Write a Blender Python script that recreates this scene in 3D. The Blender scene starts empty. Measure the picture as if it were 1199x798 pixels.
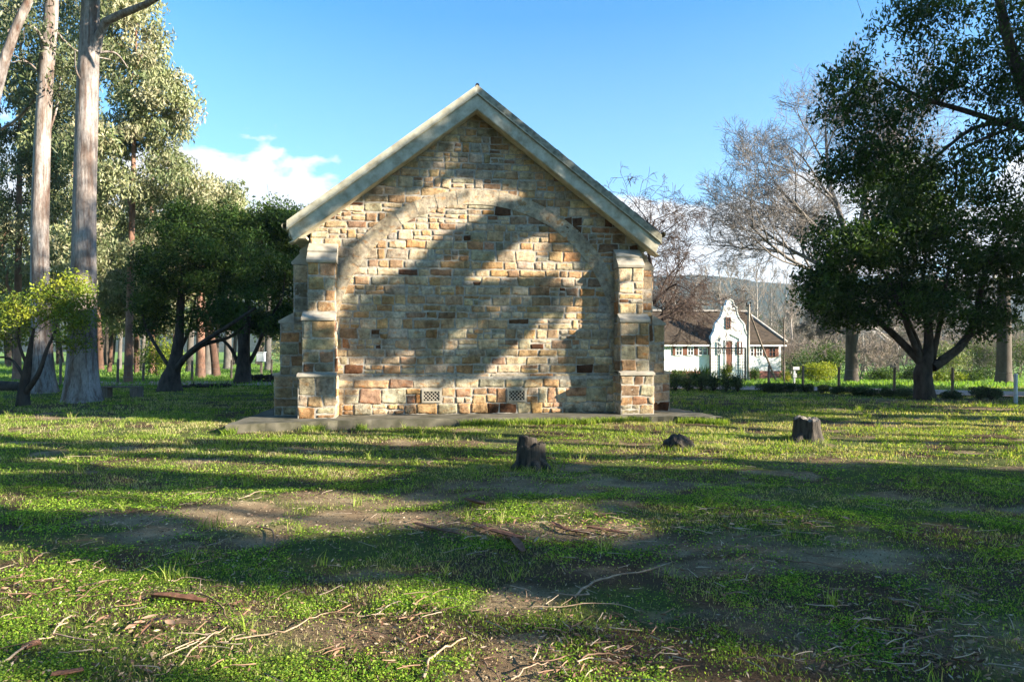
import bpy, math, random
import numpy as np
from mathutils import Vector, Matrix
R = math.radians
SC = bpy.context.scene
COL = SC.collection
rng = np.random.default_rng(7)
random.seed(7)

# ------------------------------------------------------------------ camera, light, exposure
EYE = 1.6
F = 799.0                                    # focal length in photo pixels (24 mm on 36 mm)
cam = bpy.data.cameras.new('camera'); cam.lens = 24.0; cam.sensor_width = 36.0
cam.shift_y = 11.0 / 1199.0; cam.clip_start = 0.05; cam.clip_end = 9000
camo = bpy.data.objects.new('camera', cam); COL.objects.link(camo)
camo.location = (0, 0, EYE); camo.rotation_euler = (R(90), 0, 0)
SC.camera = camo

SUN_EL = R(20.0)
SD = np.array([0.951, -0.309, 0.0])          # horizontal direction towards the sun
SUNV = np.array([SD[0]*math.cos(SUN_EL), SD[1]*math.cos(SUN_EL), math.sin(SUN_EL)])
sun = bpy.data.lights.new('sun', 'SUN'); sun.energy = 5.0; sun.angle = R(0.55); sun.color = (1.0, 0.89, 0.73)
suno = bpy.data.objects.new('sun', sun); COL.objects.link(suno)
suno.rotation_euler = Vector(SUNV).to_track_quat('Z', 'Y').to_euler(); suno.location = (30, -10, 30)

SC.view_settings.view_transform = 'Standard'; SC.view_settings.look = 'None'
SC.view_settings.exposure = 2.02; SC.view_settings.gamma = 1.0; SC.view_settings.use_curve_mapping = False
SC.cycles.max_bounces = 7; SC.cycles.diffuse_bounces = 3; SC.cycles.transmission_bounces = 3
SC.cycles.transparent_max_bounces = 8; SC.cycles.volume_bounces = 0; SC.cycles.caustics_reflective = False

world = bpy.data.worlds.new('World'); SC.world = world; world.use_nodes = True
def build_world():
    nt = world.node_tree; N = nt.nodes; L = nt.links; N.clear()
    out = N.new('ShaderNodeOutputWorld')
    sky = N.new('ShaderNodeTexSky'); sky.sky_type = 'NISHITA'; sky.sun_disc = False
    sky.sun_elevation = SUN_EL; sky.sun_rotation = math.atan2(SUNV[0], SUNV[1])
    sky.air_density = 1.0; sky.dust_density = 0.15; sky.ozone_density = 2.2; sky.altitude = 200
    tint = N.new('ShaderNodeMix'); tint.data_type = 'RGBA'; tint.blend_type = 'MULTIPLY'
    tint.inputs[0].default_value = 1.0; tint.inputs[7].default_value = (0.43, 0.89, 1.1, 1)
    L.new(sky.outputs[0], tint.inputs[6])
    geo = N.new('ShaderNodeTexCoord')
    sep = N.new('ShaderNodeSeparateXYZ'); L.new(geo.outputs['Generated'], sep.inputs[0])
    def m(op, a, b=None, c=None, clamp=False):
        n = N.new('ShaderNodeMath'); n.operation = op; n.use_clamp = clamp
        for i, v in enumerate((a, b, c)):
            if v is None: continue
            if isinstance(v, (int, float)): n.inputs[i].default_value = v
            else: L.new(v, n.inputs[i])
        return n.outputs[0]
    az = m('ARCTAN2', sep.outputs[0], sep.outputs[1])
    el = m('ARCSINE', sep.outputs[2])
    cmb = N.new('ShaderNodeCombineXYZ'); L.new(az, cmb.inputs[0]); L.new(m('MULTIPLY', el, 1.7), cmb.inputs[1])
    nz = N.new('ShaderNodeTexNoise'); nz.inputs['Scale'].default_value = 9.0; nz.inputs['Detail'].default_value = 9.0
    nz.inputs['Roughness'].default_value = 0.55; nz.inputs['Distortion'].default_value = 0.3
    L.new(cmb.outputs[0], nz.inputs['Vector'])
    def blob(a0, e0, ra, re):
        dx = m('DIVIDE', m('SUBTRACT', az, a0), ra); dy = m('DIVIDE', m('SUBTRACT', el, e0), re)
        return m('SUBTRACT', 1.0, m('SQRT', m('ADD', m('MULTIPLY', dx, dx), m('MULTIPLY', dy, dy))))
    b = blob(R(-21.5), R(10.0), R(9.5), R(6.6))
    for a in ((R(-33), R(7), R(14), R(8)), (R(17), R(8.0), R(9), R(5.0)), (R(26), R(9), R(8), R(5)),
              (R(45), R(9), R(16), R(6)), (R(-70), R(14), R(20), R(6))):
        b = m('MAXIMUM', b, blob(*a))
    fac = m('MULTIPLY', m('ADD', m('MULTIPLY', b, 1.0), m('SUBTRACT', m('MULTIPLY', nz.outputs[0], 2.4), 1.14)), 4.2, clamp=True)
    fac = m('MULTIPLY', fac, m('SUBTRACT', 1.0, m('MULTIPLY', m('SUBTRACT', 0.62, nz.outputs[0]), 0.6)), clamp=True)
    # thin pale veil towards the horizon on the right
    veil = m('MULTIPLY', m('SUBTRACT', 1.0, m('DIVIDE', el, R(26)), clamp=True), 0.4)
    fac2 = m('MAXIMUM', fac, veil)
    mx = N.new('ShaderNodeMix'); mx.data_type = 'RGBA'
    L.new(fac2, mx.inputs[0]); L.new(tint.outputs[2], mx.inputs[6]); mx.inputs[7].default_value = (3.5, 3.6, 3.75, 1)
    bg = N.new('ShaderNodeBackground'); bg.inputs['Strength'].default_value = 0.082
    L.new(mx.outputs[2], bg.inputs[0]); L.new(bg.outputs[0], out.inputs[0])
build_world()

# ------------------------------------------------------------------ numpy helpers
def vnoise(x, y, seed=0):
    x = np.asarray(x, float); y = np.asarray(y, float)
    xi = np.floor(x).astype(np.int64); yi = np.floor(y).astype(np.int64)
    fx = x - xi; fy = y - yi; fx = fx*fx*(3-2*fx); fy = fy*fy*(3-2*fy)
    def h(a, b):
        n = (a*374761393 + b*668265263 + seed*974711) & 0xffffffff
        n = ((n ^ (n >> 13))*1274126177) & 0xffffffff
        return ((n ^ (n >> 16)) & 0xffff)/65535.0
    return (h(xi, yi)*(1-fx)+h(xi+1, yi)*fx)*(1-fy) + (h(xi, yi+1)*(1-fx)+h(xi+1, yi+1)*fx)*fy
def fbm(x, y, seed=0, oct=4):
    s = 0; a = 0.5; t = 0
    for i in range(oct):
        s = s + a*vnoise(np.asarray(x)*2**i, np.asarray(y)*2**i, seed+i*17); t += a; a *= 0.5
    return s/t
def sstep(a, b, x):
    t = np.clip((np.asarray(x, float)-a)/(b-a), 0, 1); return t*t*(3-2*t)
def inpoly(px, py, poly):
    px = np.asarray(px, float); py = np.asarray(py, float); c = np.zeros(px.shape, bool); n = len(poly)
    for i in range(n):
        x1, y1 = poly[i]; x2, y2 = poly[(i+1) % n]
        if y1 == y2: continue
        c ^= ((y1 > py) != (y2 > py)) & (px < (x2-x1)*(py-y1)/(y2-y1)+x1)
    return c
def P(px, py, d):                           # measuring aid: photo pixel + distance -> metres
    return np.array([(px-599.5)/F*d, d, EYE+(410-py)/F*d])
def gz(x, y):                               # height of the terrain
    x = np.asarray(x, float); y = np.asarray(y, float)
    drop = -0.9*sstep(27, 62, y)*sstep(2, 9, x) * (1-sstep(90, 200, y))
    z = drop + 1.2*sstep(150, 700, y)
    z = z + (fbm(x*0.35, y*0.35, 3, 3)-0.5)*0.10*sstep(3.2, 5, np.hypot(x, y))*(1-sstep(60, 120, np.hypot(x, y)))
    return z
def G(px, py):                              # photo pixel on the lawn -> metres
    d = EYE*F/(py-410.0); x = (px-599.5)/F*d
    return np.array([x, d, float(gz(x, d))])

class MB:
    def __init__(s): s.V = []; s.Q = []; s.C = []; s.n = 0; s.tubes = {}; s.mats = []
    def add(s, V, Q, col=(1, 1, 1)):
        V = np.asarray(V, float).reshape(-1, 3); Q = np.asarray(Q, np.int64).reshape(-1, 4)
        s.V.append(V); s.Q.append(Q+s.n); s.n += len(V)
        c = np.asarray(col, float)
        s.C.append(np.tile(c, (len(V), 1)) if c.ndim == 1 else c)
        return s
    def tube(s, pts, rad, sides=6, col=(1, 1, 1)):
        pts = np.asarray(pts, float); rad = np.broadcast_to(np.asarray(rad, float), (len(pts),))
        s.tubes.setdefault((len(pts), sides), []).append((pts, rad, np.asarray(col, float)))
        return s
    def flush(s):
        for (n, k), L in s.tubes.items():
            Pt = np.stack([a[0] for a in L]); Rd = np.stack([a[1] for a in L]); Cc = np.stack([a[2] for a in L])
            T = np.gradient(Pt, axis=1); T /= np.linalg.norm(T, axis=2, keepdims=True)+1e-9
            m = len(L); mean = (Pt[:, -1]-Pt[:, 0]); mean /= np.linalg.norm(mean, axis=1, keepdims=True)+1e-9
            ref = np.where(np.abs(mean[:, 2:3]) > 0.8, np.array([[1., 0, 0]]), np.array([[0, 0, 1.]]))
            U = np.cross(T, ref[:, None, :]); U /= np.linalg.norm(U, axis=2, keepdims=True)+1e-9
            W = np.cross(T, U)
            an = np.arange(k)/k*2*np.pi
            ring = Pt[:, :, None, :] + Rd[:, :, None, None]*(np.cos(an)[None, None, :, None]*U[:, :, None, :]+np.sin(an)[None, None, :, None]*W[:, :, None, :])
            V = ring.reshape(-1, 3)
            i = np.arange(n-1)[:, None]*k; j = np.arange(k)[None, :]; j2 = (j+1) % k
            q = np.stack([i+j, i+j2, i+k+j2, i+k+j], -1).reshape(-1, 4)
            Q = (q[None]+np.arange(m)[:, None, None]*(n*k)).reshape(-1, 4)
            s.add(V, Q, np.repeat(Cc, n*k, axis=0))
        s.tubes = {}
    def box(s, c, size, rot=None, col=(1, 1, 1)):
        h = np.array(size)/2.0
        v = np.array([[x, y, z] for x in (-1, 1) for y in (-1, 1) for z in (-1, 1)])*h
        if rot is not None: v = v@np.array(rot).T
        v = v+np.array(c)
        s.add(v, [[0, 1, 3, 2], [4, 6, 7, 5], [0, 4, 5, 1], [2, 3, 7, 6], [0, 2, 6, 4], [1, 5, 7, 3]], col); return s
    def bar(s, a, b, w, h, col=(1, 1, 1), up=(0, 0, 1)):
        a = np.array(a, float); b = np.array(b, float); d = b-a; L = np.linalg.norm(d); d /= L
        u = np.array(up, float); sd = np.cross(d, u); sd /= np.linalg.norm(sd); u = np.cross(sd, d)
        return s.box((a+b)/2, (L, w, h), np.stack([d, sd, u], 1), col)
    def prism(s, poly, axis0, a, z, n, depth, col=(1, 1, 1)):
        # convex-ish outline (s,t) in the plane axis0 + s*a + t*z, extruded by n*depth; fan of quads
        poly = np.array(poly, float); a = np.array(a, float); z = np.array(z, float); n = np.array(n, float); o = np.array(axis0, float)
        f = o+poly[:, :1]*a+poly[:, 1:]*z; k = len(f); c = f.mean(0)
        V = np.vstack([f, f+n*depth, c, c+n*depth]); Q = []
        for i in range(k):
            j = (i+1) % k; Q.append([i, j, k+j, k+i]); Q.append([i, 2*k, j, j]); Q.append([k+i, k+j, 2*k+1, 2*k+1])
        return s.add(V, Q, col)
    def build(s, name, mat, parent=None, smooth=False, loc=None):
        s.flush()
        V = np.vstack(s.V); Q = np.vstack(s.Q); C = np.vstack(s.C)
        if loc is not None: V = V-np.array(loc)
        tri = (Q[:, 2] == Q[:, 3]) | (Q[:, 1] == Q[:, 2])
        me = bpy.data.meshes.new(name)
        T = Q[tri].copy(); same = T[:, 1] == T[:, 2]; T[same, 2] = T[same, 3]; T = T[:, :3]
        Qq = Q[~tri]
        me.vertices.add(len(V)); me.vertices.foreach_set('co', V.astype(np.float32).ravel())
        loops = np.concatenate([Qq.ravel(), T.ravel()]).astype(np.int32)
        me.loops.add(len(loops)); me.loops.foreach_set('vertex_index', loops)
        st = np.concatenate([np.arange(len(Qq))*4, len(Qq)*4+np.arange(len(T))*3]).astype(np.int32)
        me.polygons.add(len(st)); me.polygons.foreach_set('loop_start', st)
        me.polygons.foreach_set('use_smooth', np.full(len(st), bool(smooth)))
        me.update(calc_edges=True)
        at = me.color_attributes.new('Col', 'FLOAT_COLOR', 'POINT')
        at.data.foreach_set('color', np.hstack([C, np.ones((len(C), 1))]).astype(np.float32).ravel())
        me.materials.append(mat)
        o = bpy.data.objects.new(name, me); COL.objects.link(o)
        if parent is not None: o.parent = parent
        elif loc is not None: o.location = loc
        return o

def thing(name, label, cat, loc=(0, 0, 0), rz=0, group=None):
    o = bpy.data.objects.new(name, None); COL.objects.link(o); o.location = tuple(float(v) for v in loc); o.rotation_euler = (0, 0, rz)
    o.empty_display_size = 0.3
    return tag(o, label, cat, group)
def tag(o, label=None, cat=None, group=None, kind=None):
    if label: o['label'] = label
    if cat: o['category'] = cat
    if group: o['group'] = group
    if kind: o['kind'] = kind
    return o

# ------------------------------------------------------------------ materials
def mat_new(name):
    m = bpy.data.materials.new(name); m.use_nodes = True; nt = m.node_tree; nt.nodes.clear()
    out = nt.nodes.new('ShaderNodeOutputMaterial'); return m, nt, nt.nodes, nt.links, out
def noise_node(N, L, scale, detail=5, rough=0.55, vec=None, sc3=None):
    n = N.new('ShaderNodeTexNoise'); n.inputs['Scale'].default_value = scale; n.inputs['Detail'].default_value = detail
    n.inputs['Roughness'].default_value = rough
    tc = N.new('ShaderNodeTexCoord'); v = tc.outputs['Object']
    if sc3:
        mp = N.new('ShaderNodeMapping'); mp.inputs['Scale'].default_value = sc3; L.new(v, mp.inputs[0]); v = mp.outputs[0]
    L.new(v, n.inputs['Vector']); return n.outputs[0]
def ramp(N, L, src, stops):
    r = N.new('ShaderNodeValToRGB'); L.new(src, r.inputs[0])
    while len(r.color_ramp.elements) < len(stops): r.color_ramp.elements.new(0.5)
    for e, (p, c) in zip(r.color_ramp.elements, stops):
        e.position = p; e.color = (c[0], c[1], c[2], 1) if hasattr(c, '__len__') else (c, c, c, 1)
    return r.outputs[0]
def mixc(N, L, fac, a, b, mode='MIX'):
    m = N.new('ShaderNodeMix'); m.data_type = 'RGBA'; m.blend_type = mode
    for i, v in ((0, fac), (6, a), (7, b)):
        if isinstance(v, (int, float)): m.inputs[i].default_value = v
        elif isinstance(v, tuple): m.inputs[i].default_value = (*v[:3], 1)
        else: L.new(v, m.inputs[i])
    return m.outputs[2]
def attr(N, name='Col'):
    a = N.new('ShaderNodeAttribute'); a.attribute_name = name; return a.outputs['Color']
def finish(nt, N, L, out, col, rough=0.85, bump=None, bstr=0.3, bdist=0.01, spec=0.3):
    p = N.new('ShaderNodeBsdfPrincipled'); p.inputs['Roughness'].default_value = rough
    p.inputs['Specular IOR Level'].default_value = spec
    if isinstance(col, tuple): p.inputs['Base Color'].default_value = (*col, 1)
    else: L.new(col, p.inputs['Base Color'])
    if bump is not None:
        b = N.new('ShaderNodeBump'); b.inputs['Strength'].default_value = bstr; b.inputs['Distance'].default_value = bdist
        L.new(bump, b.inputs['Height']); L.new(b.outputs[0], p.inputs['Normal'])
    L.new(p.outputs[0], out.inputs[0]); return p

def m_leaf(name, transl=0.35, rough=0.5, spec=0.15):
    m, nt, N, L, out = mat_new(name)
    c = attr(N)
    p = N.new('ShaderNodeBsdfPrincipled'); p.inputs['Roughness'].default_value = rough; p.inputs['Specular IOR Level'].default_value = spec
    L.new(c, p.inputs['Base Color'])
    t = N.new('ShaderNodeBsdfTranslucent'); L.new(mixc(N, L, 1.0, c, (1.5, 1.5, 0.6), 'MULTIPLY'), t.inputs[0])
    s = N.new('ShaderNodeMixShader'); s.inputs[0].default_value = transl
    L.new(p.outputs[0], s.inputs[1]); L.new(t.outputs[0], s.inputs[2]); L.new(s.outputs[0], out.inputs[0]); return m
def m_stone(name):
    m, nt, N, L, out = mat_new(name)
    c = attr(N)
    n1 = noise_node(N, L, 9, 6, 0.62); n2 = noise_node(N, L, 60, 6, 0.7); n3 = noise_node(N, L, 1.1, 5, 0.6)
    c = mixc(N, L, 1.0, c, ramp(N, L, n1, [(0.28, (0.5, 0.44, 0.4)), (0.5, (0.95, 0.93, 0.9)), (0.72, (1.4, 1.3, 1.12))]), 'MULTIPLY')
    c = mixc(N, L, 1.0, c, ramp(N, L, n2, [(0.25, 0.5), (0.5, 1.0), (0.8, 1.2)]), 'MULTIPLY')
    iron = ramp(N, L, noise_node(N, L, 5.2, 4, 0.6, sc3=(1, 1, 1.7)), [(0.56, 0.0), (0.7, 0.75)])
    c = mixc(N, L, iron, c, mixc(N, L, 1.0, c, (1.05, 0.62, 0.3), 'MULTIPLY'))
    c = mixc(N, L, 1.0, c, ramp(N, L, n3, [(0.34, (0.52, 0.5, 0.47)), (0.56, (1.03, 1.02, 1))]), 'MULTIPLY')
    stz = ramp(N, L, noise_node(N, L, 1.0, 5, 0.65, sc3=(2.6, 2.6, 0.35)), [(0.42, (1, 1, 1)), (0.62, (0.74, 0.72, 0.68))])
    c = mixc(N, L, 1.0, c, stz, 'MULTIPLY')
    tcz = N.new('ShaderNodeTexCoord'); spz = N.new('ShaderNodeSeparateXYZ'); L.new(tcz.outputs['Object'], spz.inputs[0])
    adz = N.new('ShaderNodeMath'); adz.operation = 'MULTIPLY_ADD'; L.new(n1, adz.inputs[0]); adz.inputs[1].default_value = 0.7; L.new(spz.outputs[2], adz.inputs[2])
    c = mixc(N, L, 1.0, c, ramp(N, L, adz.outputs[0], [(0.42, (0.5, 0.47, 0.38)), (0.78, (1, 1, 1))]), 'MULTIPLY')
    pits = ramp(N, L, noise_node(N, L, 28, 5, 0.75), [(0.36, 0.0), (0.5, 1.0)])
    b = mixc(N, L, 0.5, pits, n2)
    finish(nt, N, L, out, c, 0.9, b, 0.9, 0.02, 0.15); return m
def m_simple(name, c1, c2, scale=6, rough=0.8, bstr=0.3, bdist=0.01, sc3=None, spec=0.3, useattr=False):
    m, nt, N, L, out = mat_new(name)
    n = noise_node(N, L, scale, 6, 0.6, sc3=sc3)
    c = ramp(N, L, n, [(0.32, c1), (0.68, c2)])
    if useattr: c = mixc(N, L, 1.0, c, attr(N), 'MULTIPLY')
    finish(nt, N, L, out, c, rough, n, bstr, bdist, spec); return m
def m_bark_gum():
    m, nt, N, L, out = mat_new('gum_bark')
    a = noise_node(N, L, 2.2, 6, 0.62, sc3=(1.6, 1.6, 0.28)); b = noise_node(N, L, 6, 5, 0.6, sc3=(2.5, 2.5, 0.16)); d = noise_node(N, L, 25, 5, 0.6, sc3=(1, 1, 0.3))
    c = ramp(N, L, a, [(0.3, (0.12, 0.06, 0.04)), (0.42, (0.19, 0.15, 0.125)), (0.52, (0.31, 0.27, 0.245)), (0.72, (0.42, 0.39, 0.365))])
    c = mixc(N, L, ramp(N, L, b, [(0.52, 0.0), (0.64, 0.9)]), c, (0.17, 0.115, 0.09))
    c = mixc(N, L, 1.0, c, ramp(N, L, d, [(0.3, 0.6), (0.6, 1.05)]), 'MULTIPLY')
    finish(nt, N, L, out, c, 0.85, b, 0.6, 0.04, 0.2); return m
M = {}
M['stone'] = m_stone('rubble_stone')
M['mortar'] = m_simple('lime_mortar', (0.24, 0.21, 0.175), (0.46, 0.42, 0.35), 14, 0.95, 0.6, 0.01)
M['dressed'] = m_simple('dressed_stone', (0.26, 0.235, 0.19), (0.47, 0.42, 0.335), 5, 0.9, 0.5, 0.01)
M['render'] = m_simple('arch_render', (0.25, 0.22, 0.17), (0.46, 0.41, 0.32), 3, 0.9, 0.6, 0.012)
M['barge'] = m_simple('painted_timber', (0.30, 0.265, 0.18), (0.60, 0.57, 0.45), 4.5, 0.55, 0.1, 0.004, sc3=(1, 1, 1))
M['barge_old'] = m_simple('weathered_timber', (0.13, 0.12, 0.085), (0.42, 0.39, 0.3), 9, 0.8, 0.3, 0.006)
M['roof'] = m_simple('slate_roof', (0.07, 0.07, 0.068), (0.14, 0.135, 0.125), 8, 0.8, 0.3, 0.01)
M['concrete'] = m_simple('old_concrete', (0.04, 0.04, 0.022), (0.155, 0.14, 0.105), 2.6, 0.95, 0.5, 0.01)
M['leaf'] = m_leaf('leaf', 0.28)
M['gumleaf'] = m_leaf('gum_leaf', 0.15, 0.5, 0.35)
M['grass'] = m_leaf('grass_blade', 0.45, 0.6, 0.25)
M['litter'] = m_leaf('dry_leaf', 0.12, 0.75, 0.2)
M['gum'] = m_bark_gum()
M['bark'] = m_simple('dark_bark', (0.025, 0.02, 0.016), (0.085, 0.068, 0.055), 7, 0.95, 0.8, 0.03, sc3=(1, 1, 0.35))
M['palebark'] = m_simple('pale_bark', (0.22, 0.19, 0.165), (0.42, 0.38, 0.34), 5, 0.9, 0.4, 0.02, sc3=(1, 1, 0.4), useattr=True)
M['redbark'] = m_simple('red_bark', (0.14, 0.07, 0.045), (0.34, 0.2, 0.14), 4, 0.9, 0.4, 0.02, sc3=(1, 1, 0.4), useattr=True)
M['char'] = m_simple('charred_wood', (0.008, 0.007, 0.006), (0.085, 0.068, 0.052), 11, 0.8, 1.0, 0.03, sc3=(2.2, 2.2, 0.4))
M['oldwood'] = m_simple('weathered_endgrain', (0.09, 0.075, 0.06), (0.32, 0.28, 0.23), 18, 0.95, 1.0, 0.03)
M['stick'] = m_simple('dry_stick', (0.26, 0.19, 0.14), (0.5, 0.42, 0.34), 20, 0.85, 0.4, 0.004, useattr=True)
M['strip'] = m_simple('bark_strip', (0.09, 0.04, 0.025), (0.26, 0.13, 0.08), 18, 0.9, 0.6, 0.006)
M['wood'] = m_simple('post_wood', (0.1, 0.075, 0.055), (0.24, 0.19, 0.15), 8, 0.9, 0.4, 0.01, sc3=(2, 2, 0.3))
M['white'] = m_simple('whitewash', (0.66, 0.65, 0.61), (0.82, 0.81, 0.78), 3, 0.85, 0.2, 0.01)
M['thatch'] = m_simple('dark_thatch', (0.022, 0.016, 0.011), (0.085, 0.06, 0.038), 3.5, 0.95, 0.6, 0.05, sc3=(1, 0.6, 3))
M['shutter'] = m_simple('brown_shutter', (0.10, 0.035, 0.018), (0.2, 0.075, 0.04), 12, 0.6, 0.1, 0.004)
M['brick'] = m_simple('brick_base', (0.2, 0.07, 0.05), (0.36, 0.16, 0.12), 9, 0.9, 0.3, 0.01)
M['road'] = m_simple('gravel', (0.30, 0.2, 0.16), (0.5, 0.36, 0.3), 2.2, 0.95, 0.4, 0.01)
M['galv'] = m_simple('painted_pipe', (0.42, 0.46, 0.5), (0.62, 0.66, 0.7), 10, 0.5, 0.1, 0.003)
M['wire'] = m_simple('wire', (0.12, 0.12, 0.12), (0.25, 0.25, 0.24), 10, 0.5, 0.0, 0.003)
M['dark'] = m_simple('near_black', (0.008, 0.008, 0.008), (0.02, 0.018, 0.016), 6, 0.9, 0.0)  # near black: painted shade in the vents, own colour of the insulators
def m_glass():
    m, nt, N, L, out = mat_new('window_glass')
    finish(nt, N, L, out, (0.03, 0.035, 0.045), 0.08, None, spec=0.9); return m
M['glass'] = m_glass()
def m_hill():
    m, nt, N, L, out = mat_new('hillside')
    n = noise_node(N, L, 0.012, 8, 0.65); n2 = noise_node(N, L, 0.003, 5, 0.5)
    n = noise_node(N, L, 0.03, 8, 0.65)
    c = ramp(N, L, n, [(0.3, (0.018, 0.028, 0.022)), (0.55, (0.04, 0.055, 0.04)), (0.75, (0.08, 0.085, 0.07))])
    finish(nt, N, L, out, c, 0.95, n, 0.6, 8.0, 0.1); return m
M['hill'] = m_hill()
def m_ground():
    m, nt, N, L, out = mat_new('lawn_soil')
    a = N.new('ShaderNodeAttribute'); a.attribute_name = 'Col'
    sep = N.new('ShaderNodeSeparateColor'); L.new(a.outputs['Color'], sep.inputs[0])
    n1 = noise_node(N, L, 26, 8, 0.7); n2 = noise_node(N, L, 2.4, 6, 0.6); n3 = noise_node(N, L, 120, 5, 0.7)
    grass = ramp(N, L, n1, [(0.3, (0.03, 0.045, 0.012)), (0.5, (0.07, 0.105, 0.022)), (0.72, (0.14, 0.17, 0.045))])
    soil = ramp(N, L, n2, [(0.3, (0.15, 0.10, 0.06)), (0.55, (0.29, 0.215, 0.125)), (0.75, (0.42, 0.33, 0.2))])
    soil = mixc(N, L, 1.0, soil, ramp(N, L, n3, [(0.28, 0.45), (0.5, 0.95), (0.75, 1.25)]), 'MULTIPLY')
    duff = ramp(N, L, n3, [(0.3, (0.025, 0.016, 0.01)), (0.55, (0.09, 0.058, 0.034)), (0.75, (0.2, 0.14, 0.085))])
    c = mixc(N, L, sep.outputs[1], grass, duff)
    msk = N.new('ShaderNodeMath'); msk.operation = 'ADD'; L.new(sep.outputs[0], msk.inputs[0])
    mm = N.new('ShaderNodeMath'); mm.operation = 'MULTIPLY_ADD'; L.new(n1, mm.inputs[0]); mm.inputs[1].default_value = 0.9; mm.inputs[2].default_value = -0.45
    L.new(mm.outputs[0], msk.inputs[1])
    c = mixc(N, L, ramp(N, L, msk.outputs[0], [(0.22, 0.0), (0.85, 1.0)]), c, soil)
    c = mixc(N, L, sep.outputs[2], c, ramp(N, L, noise_node(N, L, 0.6, 7, 0.7), [(0.3, (0.10, 0.19, 0.035)), (0.7, (0.2, 0.3, 0.075))]))
    hb = mixc(N, L, 0.5, n1, n3)
    finish(nt, N, L, out, c, 0.95, hb, 0.8, 0.03, 0.1); return m
M['ground'] = m_ground()

# ------------------------------------------------------------------ ground
SOIL = [(-2.1, 6.5, 1.55, 0.62, 1.0), (0.5, 7.7, 1.9, 0.75, 0.8), (2.05, 5.75, 1.1, 0.5, 0.8), (2.75, 5.15, 0.55, 0.28, 1.0),
        (0.3, 6.15, 1.1, 0.42, 0.75), (-2.6, 9.6, 1.5, 0.35, 0.55), (-1.2, 7.2, 1.3, 0.5, 0.7), (1.5, 4.1, 0.5, 0.3, 0.5), (4.6, 9.6, 1.3, 0.4, 0.5),
        (2.6, 3.7, 1.0, 0.4, 0.5), (-1.2, 3.9, 0.6, 0.3, 0.5), (0.5, 11.8, 3.5, 0.5, 0.45), (13.7, 22.0, 3.2, 1.0, 0.8)]
def soilmask(x, y):
    x = np.asarray(x, float); y = np.asarray(y, float); s = np.zeros(x.shape)
    w = (fbm(x*1.9, y*2.6, 11, 5)-0.5)*2.6
    for cx, cy, rx, ry, k in SOIL:
        r = np.hypot((x-cx)/rx, (y-cy)/ry)
        s = np.maximum(s, k*sstep(1.5, 0.25, r+w))
    sp = sstep(0.60, 0.74, fbm(x*1.1+9, y*1.6, 23, 4))
    return np.clip(np.maximum(s, sp*0.75), 0, 1)
def axis(lo, hi, step, far, g=1.13):
    a = list(np.arange(lo, hi+1e-6, step)); s = step
    up = hi; 
    while up < far: s *= g; up += s; a.append(up)
    s = step; dn = lo; b = []
    lim = -far
    while dn > lim: s *= g; dn -= s; b.append(dn)
    return np.array(b[::-1]+a)
xs = axis(-10, 10, 0.11, 3200); ys = axis(2.2, 17, 0.09, 3200)
X, Y = np.meshgrid(xs, ys)
Z = gz(X, Y); near = (1-sstep(18, 30, Y))*(1-sstep(14, 22, np.abs(X)))
Z = Z+near*(fbm(X*2.4, Y*2.4, 5, 4)-0.5)*0.05
SM = soilmask(X, Y)
nx_, ny_ = len(xs), len(ys)
I = (np.arange(ny_-1)[:, None]*nx_+np.arange(nx_-1)[None, :])
Qg = np.stack([I, I+1, I+nx_+1, I+nx_], -1).reshape(-1, 4)
duff = np.clip(sstep(0.42, 0.62, fbm(X*1.4, Y*1.4, 41, 4))*near + 0.25*near, 0, 1)
farm = sstep(30, 60, np.hypot(X, Y))
Cg = np.stack([SM*near, duff, farm], -1).reshape(-1, 3)
g = MB().add(np.stack([X, Y, Z], -1).reshape(-1, 3), Qg, Cg).build('ground', M['ground'], smooth=True)
tag(g, kind='structure')
def gz2(x, y):
    x = np.asarray(x, float); y = np.asarray(y, float)
    nr = (1-sstep(18, 30, y))*(1-sstep(14, 22, np.abs(x)))
    return gz(x, y)+nr*(fbm(x*2.4, y*2.4, 5, 4)-0.5)*0.05

# gravel road on the right
rc = np.array([[-30, 33], [0, 31.5], [8, 29.8], [14, 26.8], [18, 24.0], [24, 20.0], [34, 14.5], [60, 2]], float)
def smooth_poly(p, n=60):
    t = np.linspace(0, len(p)-1, n); out = []
    for q in t:
        i = int(min(q, len(p)-2)); f = q-i
        p0 = p[max(i-1, 0)]; p1 = p[i]; p2 = p[i+1]; p3 = p[min(i+2, len(p)-1)]
        out.append(0.5*((2*p1)+(-p0+p2)*f+(2*p0-5*p1+4*p2-p3)*f*f+(-p0+3*p1-3*p2+p3)*f**3))
    return np.array(out)
rp = smooth_poly(rc, 120); tn = np.gradient(rp, axis=0); tn /= np.linalg.norm(tn, axis=1, keepdims=True); nn = np.stack([-tn[:, 1], tn[:, 0]], 1)
ws = np.linspace(-1.75, 1.75, 8); V = []
for w in ws:
    q = rp+nn*(w+0.18*(vnoise(np.arange(len(rp))*0.6, np.full(len(rp), w > 0)*9.0, 4)[:, None]-0.5)*(abs(w) > 1.7))
    V.append(np.column_stack([q, gz2(q[:, 0], q[:, 1])+0.05]))
V = np.stack(V, 1).reshape(-1, 3); k = len(ws); I = (np.arange(len(rp)-1)[:, None]*k+np.arange(k-1)[None, :])
tag(MB().add(V, np.stack([I, I+1, I+k+1, I+k], -1).reshape(-1, 4)).build('gravel_road', M['road'], smooth=True), kind='structure')

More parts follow.
